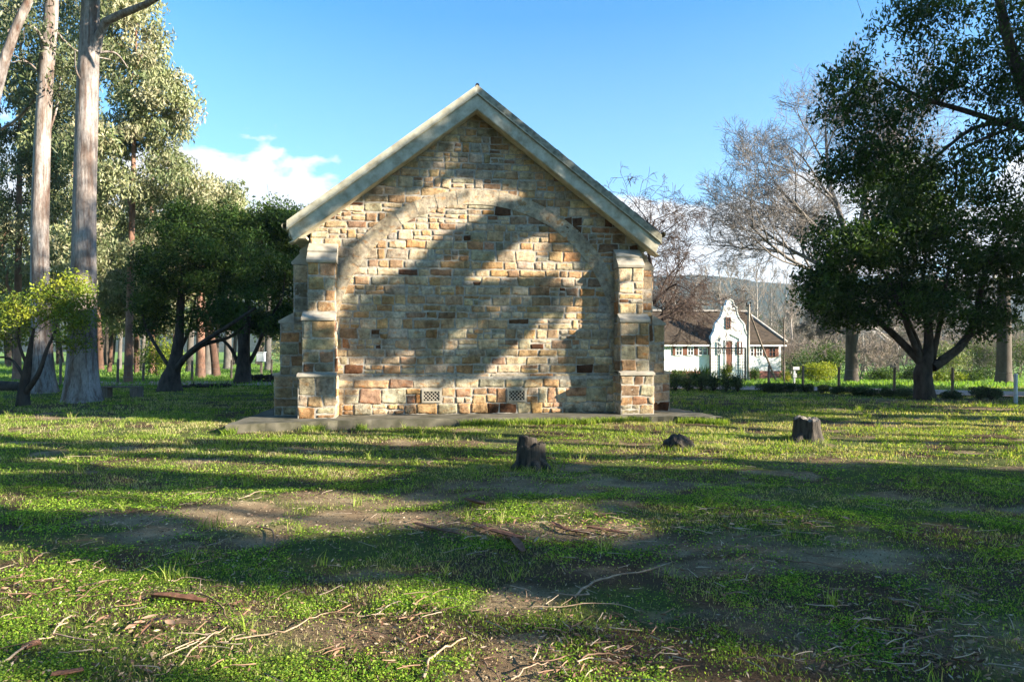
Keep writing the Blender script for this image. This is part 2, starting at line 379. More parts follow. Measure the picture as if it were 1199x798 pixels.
# hills
hx = np.linspace(-1700, 1700, 160); prof = 72+20*(fbm(hx/300.0+3, hx*0, 9, 4)-0.4)+8*(fbm(hx/60.0, hx*0, 19, 4)-0.5)
prof = prof+4*np.exp(-((hx-190)/80)**2)
rows = []
for fr, yy in ((0, 400), (0.25, 470), (0.55, 540), (0.82, 610), (1.0, 680), (0.7, 800), (0, 1000)):
    rows.append(np.column_stack([hx, np.full(160, float(yy))+25*(fbm(hx/130.0, hx*0+yy, 5)-0.5), -2+prof*fr*(1+0.25*(fbm(hx/70.0, hx*0+yy, 31)-0.5)*(fr < 1))]))
V = np.stack(rows).reshape(-1, 3); I = (np.arange(6)[:, None]*160+np.arange(159)[None, :])
tag(MB().add(V, np.stack([I, I+1, I+161, I+160], -1).reshape(-1, 4)).build('hills', M['hill'], smooth=True), kind='structure')

# ------------------------------------------------------------------ stone church
YAW = R(7.5); CX, CY = -0.745, 15.6
UX = np.array([math.cos(YAW), math.sin(YAW), 0]); NX = np.array([math.sin(YAW), -math.cos(YAW), 0])
church = thing('stone_church', 'small sandstone church with blind arch and corner buttresses seen from its windowless gable end', 'church', (CX, CY, 0), YAW)
U3 = np.array([1., 0, 0]); O3 = np.array([0, -1., 0]); Z3 = np.array([0, 0, 1.])     # local: along wall, outwards, up
SLAB = 0.16
PAL = np.array([(0.50, 0.37, 0.235), (0.58, 0.49, 0.36), (0.47, 0.425, 0.34), (0.42, 0.405, 0.335), (0.50, 0.315, 0.155), (0.50, 0.24, 0.095), (0.14, 0.075, 0.045), (0.33, 0.235, 0.165), (0.40, 0.20, 0.14), (0.36, 0.35, 0.30)])
PAL = PAL*np.array([1.19, 1.15, 1.1]); PAL[4:6] = PAL[4:6]*0.6+PAL[0]*0.4; PAL[8] = PAL[8]*0.6+PAL[0]*0.4
PW = np.array([0.22, 0.26, 0.15, 0.10, 0.085, 0.03, 0.025, 0.09, 0.015, 0.05]); PW /= PW.sum()
def one_stone(mb, a0, a1, z0, z1, fr, base, prot, col, clamp=None, rough=1.0):
    O, A, NN, ZZ = fr
    gap = 0.009+rng.random()*0.004
    a0 += gap; a1 -= gap; z0 += gap; z1 -= gap
    if a1-a0 < 0.04 or z1-z0 < 0.03: return
    j = min(0.022, (z1-z0)*0.12)*rough
    c = np.array([[a0, z0], [a1, z0], [a1, z1], [a0, z1]])+rng.uniform(-j, j, (4, 2))
    na = max(5, int((a1-a0)/0.03)); nz = max(5, int((z1-z0)/0.03))
    s = np.linspace(0, 1, na-1); s = np.concatenate([[0, 0.013/(a1-a0)], s[1:-1], [1-0.013/(a1-a0), 1]]); t = np.linspace(0, 1, nz-1); t = np.concatenate([[0, 0.013/(z1-z0)], t[1:-1], [1-0.013/(z1-z0), 1]]); S, T = np.meshgrid(s, t)
    pa = (c[0, 0]*(1-S)+c[1, 0]*S)*(1-T)+(c[3, 0]*(1-S)+c[2, 0]*S)*T
    pz = (c[0, 1]*(1-S)+c[1, 1]*S)*(1-T)+(c[3, 1]*(1-S)+c[2, 1]*S)*T
    w = a1-a0; h = z1-z0
    sd = rng.integers(0, 9999)
    wob = 0.010*rough
    edge = np.minimum(np.minimum(S, 1-S)*w, np.minimum(T, 1-T)*h)
    ca, cz = pa.mean(), pz.mean()
    rr = (np.abs(2*S-1)**5+np.abs(2*T-1)**5)
    pa = pa+(vnoise(pz*14+sd, pa*14, 1)-0.5)*2*wob; pz = pz+(vnoise(pa*14, pz*14+sd, 2)-0.5)*2*wob
    pull = np.clip(rr-1.0, 0, 1)*0.03*min(w, h)*4
    pa = pa-(pa-ca)*pull*0.5; pz = pz-(pz-cz)*pull
    e = np.clip(edge/0.013, 0, 1)
    hgt = base-0.006+(0.008+prot*0.7)*e+e*((fbm(pa*16+sd, pz*16, 3, 4)-0.5)*0.022+(fbm(pa*4+sd, pz*5, 8, 2)-0.5)*0.008)*rough
    if clamp is not None: pz = np.minimum(pz, clamp(pa))
    V = O+pa[..., None]*A+hgt[..., None]*NN+pz[..., None]*ZZ
    V = V.reshape(-1, 3); I = (np.arange(nz)[:, None]*(na+1)+np.arange(na)[None, :])
    Q = np.stack([I, I+1, I+na+2, I+na+1], -1).reshape(-1, 4)
    if np.dot(np.cross(A, ZZ), NN) < 0: Q = Q[:, ::-1]
    vc = col*(1+0.16*(fbm(pa.ravel()*7+sd, pz.ravel()*9, 6, 3)-0.5)[:, None]*np.array([1, 1.2, 1.5]))
    mb.add(V, Q, np.clip(vc, 0.01, 0.8))
def stone_field(mb, a0, a1, z0, z1, fr, base=0.0, rowh=(0.17, 0.29), wd=(0.2, 0.56), split=0.33, clamp=None, prot=(0.004, 0.022), skip=None, rough=1.0, pw=PW):
    z = z0
    while z < z1-0.05:
        h = rng.uniform(*rowh)
        if z1-(z+h) < rowh[0]*0.75: h = z1-z
        a = a0-rng.uniform(0, 0.0)
        while a < a1-0.03:
            w = rng.uniform(*wd)*(1.25 if rng.random() < 0.12 else 1)
            if a1-(a+w) < wd[0]*0.7: w = a1-a
            cells = [(a, a+w, z, z+h)]
            if h > 0.2 and rng.random() < split:
                f = rng.uniform(0.38, 0.62); lo = (a, a+w, z, z+h*f); hi = (a, a+w, z+h*f, z+h); cells = []
                for cc in (lo, hi):
                    if w > 0.32 and rng.random() < 0.45:
                        q = rng.uniform(0.35, 0.65); cells += [(cc[0], cc[0]+w*q, cc[2], cc[3]), (cc[0]+w*q, cc[1], cc[2], cc[3])]
                    else: cells.append(cc)
            for (p0, p1, q0, q1) in cells:
                mid = (p0+p1)/2
                if clamp is not None and q0 > clamp(np.array([mid]))[0]-0.04: continue
                if skip is not None and skip(p0, p1, q0, q1): continue
                ci = rng.choice(len(PAL), p=pw); col = PAL[ci]*rng.uniform(0.82, 1.16)*np.array([1, rng.uniform(0.95, 1.04), rng.uniform(0.9, 1.08)])
                one_stone(mb, p0, p1, q0, q1, fr, base, rng.uniform(*prot), col, clamp, rough)
            a += w
        z += h

APEX_U = -0.08; TOPZ = 7.24; SLOPE = 0.76; HW = 3.75
gl = lambda a: TOPZ-SLOPE*np.abs(a-APEX_U)
PL = 1.06                                        # top of the plinth
vents = [(-1.085, 0.57), (0.855, 0.57)]; VW, VH = 0.46, 0.32
def skip_vent(p0, p1, q0, q1):
    return any(p1 > c-VW/2 and p0 < c+VW/2 and q1 > z-VH/2 and q0 < z+VH/2 for c, z in vents)
mb = MB(); fr = (np.zeros(3), U3, O3, Z3)
# plinth: fitted round the vents
stone_field(mb, -HW, HW, SLAB, 0.40, fr, 0.05, rowh=(0.22, 0.25), wd=(0.22, 0.5), split=0.25, prot=(0.004, 0.03))
edges = [-HW, vents[0][0]-VW/2, vents[0][0]+VW/2, vents[1][0]-VW/2, vents[1][0]+VW/2, HW]
for i in (0, 2, 4): stone_field(mb, edges[i], edges[i+1], 0.40, 0.75, fr, 0.05, rowh=(0.33, 0.36), wd=(0.2, 0.55), split=0.6, prot=(0.004, 0.03))
for c, z in vents: stone_field(mb, c-VW/2, c+VW/2, 0.40-0.0, 0.57-VH/2, fr, 0.05, rowh=(0.02, 0.03), wd=(0.3, 0.5), split=0)
PWp = PW.copy(); PWp[6] = 0; PWp[5] *= 0.4; PWp /= PWp.sum()
stone_field(mb, -HW, HW, 0.75, PL-0.11, fr, 0.05, rowh=(0.2, 0.21), wd=(0.4, 0.85), split=0.05, prot=(0.008, 0.03), pw=PWp)
stone_field(mb, -HW, HW, PL-0.11, PL+0.01, fr, 0.03, rowh=(0.115, 0.12), wd=(0.5, 0.9), split=0, prot=(0.0, 0.012), pw=PWp, rough=0.6)
stone_field(mb, -HW, HW, PL+0.01, TOPZ+0.1, fr, 0.0, clamp=gl, rowh=(0.15, 0.25), wd=(0.15, 0.52), split=0.42)
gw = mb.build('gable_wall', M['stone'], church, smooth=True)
mb = MB()
mb.prism([(-HW, 0), (HW, 0), (HW, gl(HW)), (APEX_U, TOPZ), (-HW, gl(HW))], (0, 0.003, 0), U3, Z3, -O3, 0.45)
mb.box((0, -0.022, (PL-0.05)/2), (2*HW-0.01, 0.044, PL-0.05))
mb.build('mortar_core', M['mortar'], gw)
# blind arch band
AR, AT, AZ, AU = 3.53, 0.35, 1.74, -0.03
an = np.linspace(R(6), R(174), 90); prof = [(AR, 0.0), (AR-0.006, 0.016), (AR-AT+0.006, 0.016), (AR-AT, 0.0)]
V = np.array([[AU+r*math.cos(t), -n, AZ+r*math.sin(t)] for t in an for r, n in prof])
V[:, 0] = np.clip(V[:, 0], -3.165, 3.165)
V[:, 1] -= 0.006*vnoise(V[:, 0]*3, V[:, 2]*3, 3)*(V[:, 1] < -0.01)
Q = [[i*4+j, i*4+j+1, i*4+4+j+1, i*4+4+j] for i in range(89) for j in range(3)]
ab = MB().add(V, Q, np.array([0.56, 0.5, 0.4])); ar = ab.build('arch_band', M['stone'], church, smooth=False)
# fine joints of the band
for t in np.linspace(R(33), R(147), 15):
    c, s = math.cos(t), math.sin(t); mb = MB()
    mb.bar((AU+(AR-AT+0.012)*c, -0.0215, AZ+(AR-AT+0.012)*s), (AU+(AR-0.012)*c, -0.0215, AZ+(AR-0.012)*s), 0.004, 0.006, up=(0, -1, 0)); mb.build('arch_joint', M['mortar'], ar)

def buttress(A, NN, O, lv, caps, label=None):
    """lv: (s0, s1, projection, z0, z1) from the ground up; caps: slope heights"""
    st = MB(); core = MB(); capl = []
    for i, (s0, s1, p, z0, z1) in enumerate(lv):
        core.prism([(s0, z0), (s1, z0), (s1, z1), (s0, z1)], O, A, Z3, NN, p-0.004)
        rh = (0.16, 0.27) if i == 0 else (0.2, 0.34)
        rg = 1.15 if i == 0 else 0.8
        stone_field(st, s0, s1, z0, z1, (O, A, NN, Z3), p, rowh=rh, wd=(0.22, 0.5), split=0.12, prot=(0.0, 0.018), rough=rg)
        stone_field(st, 0, p, z0, z1, (O+A*s0, NN, -A, Z3), 0.0, rowh=rh, wd=(0.2, 0.5), split=0.1, prot=(0.0, 0.014), rough=0.8)
        stone_field(st, 0, p, z0, z1, (O+A*s1, NN, A, Z3), 0.0, rowh=rh, wd=(0.2, 0.5), split=0.1, prot=(0.0, 0.014), rough=0.8)
        # sloping weathering on top of this stage
        pn = lv[i+1][2] if i+1 < len(lv) else 0.0
        dz = caps[i]; e = 0.035
        t0 = z1+0.002
        prof = [(pn-0.02, t0), (p+e, t0), (p+e, t0+0.05), (pn-0.02, t0+dz)]
        if i == len(lv)-1:
            prof = [(-0.0, t0), (p+e, t0), (p+e+0.01, t0+0.05), (p*0.62, t0+dz*0.50), (p*0.66, t0+dz*0.58), (p*0.60, t0+dz*0.66), (0.0, t0+dz)]
        if i+1 < len(lv): n0, n1 = min(s0, lv[i+1][0])-0.02, max(s1, lv[i+1][1])+0.02
        else: n0, n1 = s0-0.025, s1+0.025
        cap = MB(); cap.prism(prof, O+A*n0, NN, Z3, A, n1-n0); capl.append(cap)
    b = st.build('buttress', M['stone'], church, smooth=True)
    core.build('mortar_core', M['mortar'], b)
    for cap in capl: cap.build('weathering_slope', M['dressed'], b)
    return b
UPZ = 3.50
for sg in (-1, 1):
    A = U3*sg
    lvl = [(3.13, 3.90, 0.68, SLAB, PL-0.02), (3.16, 3.83, 0.56, PL+0.06, 2.24), (3.17, 3.75, 0.38, 2.44, UPZ)]
    # front facing
    buttress(A, O3, np.array([0, 0.0, 0]), lvl, (0.085, 0.2, 0.47))
    # side facing, its front a little behind the gable
    lvs = [(0.02, 0.78, 0.78, SLAB, PL-0.02), (0.06, 0.72, 0.66, PL-0.01, 2.20), (0.09, 0.68, 0.38, 2.21, UPZ)]
    buttress(np.array([0, 1., 0]), A, A*HW, lvs, (0.085, 0.24, 0.5))

LEN = 13.0
for sg in (-1, 1):                               # side walls of the nave
    mb = MB(); A = U3*sg
    mb.prism([(0.45, 0), (LEN, 0), (LEN, 4.35), (0.45, 4.35)], A*(HW-0.45), np.array([0, 1., 0]), Z3, A, 0.446)
    w = mb.build('side_wall', M['mortar'], church)
    mb = MB(); stone_field(mb, 0.80, LEN, SLAB, 4.3, (A*HW, np.array([0, 1., 0]), A, Z3), 0.0, rowh=(0.25, 0.4), wd=(0.35, 0.8), split=0.1)
    mb.build('facing_stones', M['stone'], w, smooth=True)
mb = MB(); mb.prism([(-HW, 0), (HW, 0), (HW, gl(HW)), (APEX_U, TOPZ), (-HW, gl(HW))], (0, LEN+0.45, 0), U3, Z3, O3, 0.446); mb.build('rear_wall', M['dressed'], church)
# roof slopes and barge boards (outwards overhang 0.34)
RZ, RE, RW = 7.50, 4.33, 4.15
for sg in (-1, 1):
    top = np.array([APEX_U, 0, RZ]); eav = np.array([RW*sg, 0, RE]); d = eav-top; L_ = np.linalg.norm(d); d /= L_; n = np.array([d[2]*-sg*-1, 0, 0]); n = np.cross(d, [0, 1, 0])*(1 if sg < 0 else -1)
    n = n if n[2] > 0 else -n
    mid = (top+eav)/2
    rot = np.stack([d, np.array([0, 1., 0]), n], 1)
    mb = MB(); mb.box(mid+n*(-0.035)+np.array([0, (LEN-0.36+0.6)/2-0.0, 0])+d*0.02, (L_+0.06, LEN+0.36+0.6, 0.06), rot)
    # batten courses of slates as thin steps on the slope
    for k in range(14):
        f = (k+0.5)/14; c = top+d*(L_*f)+n*0.008+np.array([0, (LEN+0.24)/2, 0])
        mb.box(c, (L_/14*1.02, LEN+0.93, 0.014), rot@np.array([[math.cos(0.03), 0, math.sin(0.03)], [0, 1, 0], [-math.sin(0.03), 0, math.cos(0.03)]]))
    rf = mb.build('roof', M['roof'], church)
    # boards with mitred apex: outline in (along u, z)
    def board(off0, off1, y0, thick, name, mat, par, extra=0.0):
        # perpendicular offsets below the roof line
        m_ = SLOPE; q = math.sqrt(1+m_*m_)
        zt = lambda u, o: RZ-m_*abs(u-APEX_U)-o*q
        ue = RW*sg+extra*sg
        poly = [(APEX_U, zt(APEX_U, off0)), (ue, zt(ue, off0)), (ue-0.10*sg*(off1 > 0.3), zt(ue, off1)+0.10*m_*(off1 > 0.3)), (APEX_U, zt(APEX_U, off1))]
        V0 = np.array([[p[0], -y0, p[1]] for p in poly]); V1 = V0+np.array([0, thick, 0])
        return MB().add(np.vstack([V0, V1]), [[0, 1, 2, 3], [7, 6, 5, 4], [0, 4, 5, 1], [1, 5, 6, 2], [2, 6, 7, 3], [3, 7, 4, 0]]).build(name, mat, par)
    b = board(0.0, 0.165, 0.42, 0.06, 'barge_board', M['barge_old'] if sg > 0 else M['barge'], church, 0.03)
    board(0.150, 0.41, 0.385, 0.05, 'lower_board', M['barge'], b)
    board(0.395, 0.425, 0.375, 0.33, 'soffit_strip', M['barge'], b)
    board(0.135, 0.155, 0.435, 0.02, 'bead', M['barge'], b)
    # eaves soffit box and gutter
    mb = MB(); mb.box((sg*(RW-0.18), LEN/2-0.0, RE-0.28), (0.36, LEN+0.6, 0.05)); mb.box((sg*(RW-0.02), LEN/2, RE-0.16), (0.03, LEN+0.72, 0.24)); mb.build('eaves', M['barge'], church)
    mb = MB(); mb.tube([(sg*(RW+0.07), -0.40, RE-0.06), (sg*(RW+0.07), LEN/2, RE-0.065), (sg*(RW+0.07), LEN+0.3, RE-0.07)], 0.065, 10); mb.build('gutter', M['barge'], church, smooth=True)
mb = MB(); mb.tube([(APEX_U, -0.425, RZ-0.012), (APEX_U, LEN/2, RZ-0.012), (APEX_U, LEN+0.5, RZ-0.012)], 0.045, 10); mb.build('ridge_cap', M['strip'], church, smooth=True)
# air vents
for c, z in vents:
    mb = MB(); y = -0.062; t = 0.045
    for s in (-1, 1):
        mb.box((c+s*(VW/2-t/2-0.01), y, z), (t, 0.05, VH-0.02)); mb.box((c, y, z+s*(VH/2-t/2-0.01)), (VW-2*t-0.022, 0.05, t))
    vf = mb.build('air_vent', M['render'], church)
    mb = MB(); w2, h2 = VW/2-t-0.008, VH/2-t-0.008
    for k in np.arange(-0.378, 0.41, 0.084):
        for s in (-1, 1):
            p = [(x, s*x+k) for x in np.linspace(-w2, w2, 60) if abs(s*x+k) <= h2]
            if len(p) > 2: mb.bar((c+p[0][0], -0.066+0.004*s, z+p[0][1]), (c+p[-1][0], -0.066+0.004*s, z+p[-1][1]), 0.014, 0.011, up=(0, -1, 0))
    mb.build('lattice', M['dressed'], vf)
    mb = MB(); mb.box((c, -0.040, z), (VW-0.06, 0.03, VH-0.06)); mb.build('vent_shade_panel', M['dark'], vf)  # solid near-black box: the shade inside the vent is painted
# concrete apron
def edge_noise(p, n=14):
    out = []
    for i in range(len(p)):
        a = np.array(p[i]); b = np.array(p[(i+1) % len(p)])
        for t in np.linspace(0, 1, n, endpoint=False): out.append(a+(b-a)*t+rng.uniform(-0.03, 0.03, 2))
    return out
ap = [(-5.06, -1.75), (-3.0, -1.15), (0, -1.02), (3.2, -1.02), (4.3, -1.28), (5.18, -1.52), (5.0, 0.2), (4.9, 1.2), (4.8, 6), (3.5, 6), (3.5, 0.4), (-3.5, 0.4), (-3.5, 6), (-4.9, 6), (-5.0, 0.5)]
mb = MB(); pts = np.array(edge_noise(ap, 9)); k = len(pts)
fill = np.array([[np.clip(p[0], -3.6, 3.6), 0.35 if abs(p[0]) < 3.6 or p[1] < 0.4 else p[1]] for p in pts])
fill[:, 0] = np.where(pts[:, 1] > 0.5, np.sign(pts[:, 0])*3.55, fill[:, 0])
Vt = np.column_stack([pts, np.full(k, SLAB)]); Vi = np.column_stack([fill, np.full(k, SLAB)])
Ve = np.column_stack([pts*1.002, np.full(k, SLAB-0.02)]); Vb = np.column_stack([pts*1.006, np.full(k, -0.25)])
Q = []
for i in range(k):
    j = (i+1) % k; Q += [[i, j, k+j, k+i], [i, 2*k+i, 2*k+j, j], [2*k+i, 3*k+i, 3*k+j, 2*k+j]]
mb.add(np.vstack([Vt, Vi, Ve, Vb]), Q).build('apron', M['concrete'], church)

# ------------------------------------------------------------------ leaves, branches, trees
def leaves(mb, pts, size, cols, aspect=0.45, droop=0.0, flat=0.0, r=None):
    r = r or rng; n = len(pts)
    if n == 0: return
    a = r.normal(size=(n, 3)); a[:, 2] = a[:, 2]*(1-flat)-droop*2.2; a /= np.linalg.norm(a, axis=1, keepdims=True)
    b = r.normal(size=(n, 3)); 
    if flat > 0: b[:, 2] *= (1-flat)
    b -= a*(a*b).sum(1, keepdims=True); b /= np.linalg.norm(b, axis=1, keepdims=True)
    L = (np.broadcast_to(size, (n,))*r.uniform(0.65, 1.3, n)*0.5)[:, None]; W = L*aspect
    V = np.stack([pts-a*L, pts+b*W+a*L*0.1, pts+a*L, pts-b*W+a*L*0.1], 1).reshape(-1, 3)
    Q = np.arange(n)[:, None]*4+np.arange(4)[None]
    mb.add(V, Q, np.repeat(cols, 4, axis=0))
def pick_cols(pal, n, jitter=0.18, r=None):
    r = r or rng; pal = np.array(pal, float); c = pal[r.integers(0, len(pal), n)]
    return c*r.uniform(1-jitter, 1+jitter, (n, 1))
def clump_pts(c, rad, n, shell=2.3, r=None):
    r = r or rng; d = r.normal(size=(n, 3)); d /= np.linalg.norm(d, axis=1, keepdims=True)
    return np.array(c)+d*(r.random(n)**(1/shell))[:, None]*np.array(rad)
def curve(p0, p1, sag=0.15, n=6, wob=0.06, up=0.0):
    p0 = np.array(p0, float); p1 = np.array(p1, float); L = np.linalg.norm(p1-p0)
    t = np.linspace(0, 1, n)[:, None]; off = rng.normal(size=3)*sag*L; off[2] = abs(off[2])*0.5+up*L
    p = p0*(1-t)+p1*t+off*(t*(1-t))*2
    w = rng.normal(size=(n, 3))*wob*L/n; w[0] = 0; w[-1] = 0
    return p+w
def trunk_mesh(mb, pts, rads, sides=22, seed=1, flare=0.0, ridge=0.06):
    pts = np.array(pts, float); p = smooth_poly(pts, 44); rr = np.interp(np.linspace(0, 1, 44), np.linspace(0, 1, len(rads)), rads)
    h = p[:, 2]-p[0, 2]; an = np.arange(sides)/sides*2*np.pi; V = []
    for i in range(44):
        f = flare*math.exp(-h[i]/0.55)
        rad = rr[i]*(1+ridge*(vnoise(np.cos(an)*2+seed, np.sin(an)*2+h[i]*0.35, seed)-0.5)*2+f*(0.6+0.8*vnoise(np.cos(an)*3+5, np.sin(an)*3, seed+2)))
        V.append(np.column_stack([p[i, 0]+rad*np.cos(an), p[i, 1]+rad*np.sin(an), np.full(sides, p[i, 2])]))
    V = np.vstack(V); I = np.arange(43)[:, None]*sides; j = np.arange(sides)[None]; j2 = (j+1) % sides
    mb.add(V, np.stack([I+j, I+j2, I+sides+j2, I+sides+j], -1).reshape(-1, 4))
def grow_to(mb, skel, targets, r0=0.06, sides=5, twig=True):
    """skel: list of (point, radius) nodes; limbs grow from the nearest node below to every target"""
    sk = [(np.array(p, float), r) for p, r in skel]
    for t in sorted(list(targets), key=lambda q: np.linalg.norm(np.array(q)-sk[0][0])):
        t = np.array(t, float)
        pts = np.array([s[0] for s in sk]); d = np.linalg.norm(pts-t, axis=1)+np.maximum(0, pts[:, 2]-t[2])*1.5
        k = int(np.argmin(d)); p0, rr = sk[k]; r1 = min(rr*0.62, r0*(0.5+0.12*d[k]))
        c = curve(p0, t, 0.10, 7, 0.10, 0.03); rad = np.linspace(r1, max(0.010, r1*0.3), 7)
        mb.tube(c, rad, sides)
        for q, w in zip(c[2:], rad[2:]): sk.append((q, w))
        if twig:
            for _ in range(4):
                e = t+rng.normal(size=3)*0.45; mb.tube(curve(c[4], e, 0.2, 4, 0.1), np.linspace(rad[4]*0.6, 0.006, 4), 3)
    return sk

def bare_branches(mb, p, d, L, r, lv, spread=0.55, up=0.12, kids=(4, 6), rmin=0.011, colf=None, droop=0.0, sides=(8, 6, 4, 3, 3, 3), depth=0, shrink=0.62):
    n = 6; pts = [np.array(p, float)]; dd = np.array(d, float); dd /= np.linalg.norm(dd)
    for i in range(n-1):
        dd = dd+rng.normal(size=3)*0.13+np.array([0, 0, up-droop*depth]); dd /= np.linalg.norm(dd); pts.append(pts[-1]+dd*L/(n-1))
    pts = np.array(pts); rad = np.maximum(np.linspace(r, r*0.35, n), rmin)
    mb.tube(pts, rad, sides[min(depth, 5)], colf(depth) if colf else (1, 1, 1))
    if lv <= 0: return
    k = rng.integers(kids[0], kids[1]+1)
    for i in range(k):
        f = 0.3+0.7*(i+rng.random())/k; j = min(int(f*(n-1)), n-2); q = pts[j]*(1-(f*(n-1)-j))+pts[j+1]*(f*(n-1)-j)
        t = pts[j+1]-pts[j]; t /= np.linalg.norm(t); s = rng.normal(size=3); s -= t*s.dot(t); s /= np.linalg.norm(s)
        nd = t*(1-spread*0.6)+s*spread*rng.uniform(0.7, 1.3)
        bare_branches(mb, q, nd, L*shrink*rng.uniform(0.75, 1.15)*(1.1-0.35*f), max(rad[j]*0.55, rmin), lv-1, spread, up, kids, rmin, colf, droop, sides, depth+1, shrink)

GUM = [(0.075, 0.105, 0.04), (0.10, 0.13, 0.06), (0.14, 0.16, 0.075), (0.19, 0.19, 0.10), (0.055, 0.085, 0.035)]
GUMP = [(0.22, 0.25, 0.11), (0.30, 0.31, 0.16), (0.38, 0.34, 0.22), (0.14, 0.18, 0.07), (0.07, 0.10, 0.04)]
DARKL = [(0.014, 0.032, 0.009), (0.022, 0.048, 0.012), (0.03, 0.062, 0.015), (0.045, 0.08, 0.02)]
MIDL = [(0.035, 0.075, 0.014), (0.06, 0.115, 0.02), (0.09, 0.15, 0.028), (0.13, 0.18, 0.035)]
YELL = [(0.17, 0.22, 0.022), (0.26, 0.30, 0.03), (0.34, 0.35, 0.04), (0.11, 0.17, 0.02)]
def crown_clumps(ells, n, rmin=0.4, rmax=0.8, shell=2.6):
    """ells: list of (centre, radii, weight)"""
    w = np.array([e[2] for e in ells], float); w /= w.sum(); out = []
    for i in rng.choice(len(ells), n, p=w):
        c = clump_pts(ells[i][0], ells[i][1], 1, shell)[0]; out.append((c, rng.uniform(rmin, rmax)))
    return out
def leafy_tree(name, label, cat, base, trunk_pts, rads, ells, nclump, leaves_per, lsize, pal, mleaf='leaf', mbark='bark', group=None, droop=0.1, aspect=0.45,
               clr=(0.4, 0.8), limbs=(), flare=0.25, grow=24, r0=0.08, flatc=0.75, ridge=0.08, shell=2.6):
    base = np.array(base, float); root = thing(name, label, cat, base, 0, group)
    mb = MB(); trunk_mesh(mb, np.array(trunk_pts)-base, rads, 16, int(base[0]*7) % 50+3, flare, ridge)
    sk = [(np.array(p)-base, r) for p, r in zip(trunk_pts, rads)][1:]
    lm = MB()
    for pl, r in limbs:
        q = smooth_poly(np.array(pl, float)-base, 10); rr = np.linspace(r*0.85, r*0.3, 10); mb.tube(q, rr, 9); sk += [(a, b) for a, b in zip(q[3:], rr[3:])]
    cl = crown_clumps([(np.array(c)-base, rr, w) for c, rr, w in ells], nclump, clr[0], clr[1], shell)
    if grow: grow_to(mb, sk, [c for c, r in cl[:grow]], r0)
    mb.build('trunk', M[mbark], root, smooth=True)
    cr = MB()
    for c, r in cl:
        n = int(leaves_per*r*r/0.36); sub = pick_cols(pal, 1, 0.4)[0]
        pts = clump_pts(c, (r, r, r*flatc), n)
        cols = pick_cols(pal, n, 0.2)*0.45+sub*0.55
        leaves(cr, pts, lsize, cols, aspect, droop)
    cr.build('crown', M[mleaf], root)
    return root

# ---- two tall gums on the left
def gum(base_px, d, path_px, wid, label, extra_limbs, ells, ncl, per, pal=GUM, seedflare=0.35, ls=0.2):
    pts = [P(x, y, d) for x, y in path_px]; base = pts[0].copy(); base[2] = float(gz2(base[0], base[1]))-0.05; pts[0] = base
    rads = [w/2*d/F for w in wid]
    limbs = [([P(x, y, d+dd) for x, y, dd in l], r) for l, r in extra_limbs]
    return leafy_tree('gum_tree', label, 'tree', base, pts, rads, ells, ncl, per, ls, pal, 'gumleaf', 'gum', 'tall gum trees left of the church', 0.5, 0.3, (0.5, 0.95), limbs, seedflare, 22, 0.09, 0.9, 0.05)
d1 = 21.3
gum(None, d1, [(96, 470), (97, 400), (98, 330), (99, 250), (101, 160), (103, 90), (106, 20), (107, -60), (105, -150), (108, -260)], [35, 30, 27, 25.5, 24, 23, 20, 17, 12, 5],
    'tall pale gum tree with the thickest trunk, one branch reaching right over the sky',
    [([(112, 60, 0), (122, 28, -0.2), (150, 14, -0.6), (178, 2, -1.0), (215, -20, -1.5), (300, -45, -2.0)], 0.17), ([(106, 110, 0), (90, 85, -.4), (88, 60, -.8)], 0.05), ([(112, 62, 0), (135, 62, .5), (150, 80, .8)], 0.05),
     ([(107, -60, 0), (60, -130, 1), (10, -190, 2)], 0.16), ([(107, -100, 0), (170, -170, 1), (240, -220, 2)], 0.16)],
    [(P(110, -230, d1), (3.8, 3.5, 2.2), 2), (P(235, -95, d1-1.5), (3.0, 2, 1.2), 1.0), (P(20, -160, d1+1), (2.6, 2, 1.6), 1)], 90, 170)
d2 = 25.5
gum(None, d2, [(50, 460), (48, 400), (47, 330), (47, 250), (50, 160), (54, 90), (60, 20), (63, -60), (66, -160)], [27, 23, 19, 18.5, 17, 15.5, 15, 12, 6],
    'slimmer reddish gum tree standing behind and left of the thickest gum trunk',
    [([(48, 180, 0), (66, 130, .4), (72, 90, .8)], 0.06), ([(57, 60, 0), (35, 30, -1), (-10, 45, -2)], 0.09), ([(60, 30, 0), (90, 60, 1), (130, 70, 2)], 0.06), ([(56, 90, 0), (20, 140, 1), (-30, 165, 1)], 0.1)],
    [(P(20, 60, d2), (2.0, 1.6, 2.2), 1), (P(70, 100, d2+1), (1.4, 1.4, 2.2), 1.0), (P(60, -150, d2), (3.2, 3, 3), 2), (P(10, -60, d2), (3, 2, 2), 1)], 80, 120)
d3 = 19.0
gum(None, d3, [(-30, 478), (-25, 400), (-22, 280), (-15, 160), (0, 90), (20, 30), (38, -10), (70, -90)], [24, 20, 18, 15, 12, 10, 8, 4],
    'leaning gum tree at the left edge with its upper stem crossing into the corner',
    [([(0, 90, 0), (-30, 40, 1), (-60, -20, 2)], 0.1), ([(8, 62, 0), (30, 20, .3), (42, -5, .5)], 0.05)],
    [(P(-60, -60, d3), (3, 3, 2), 1), (P(70, -120, d3), (2.5, 2, 1.5), 1)], 36, 120)

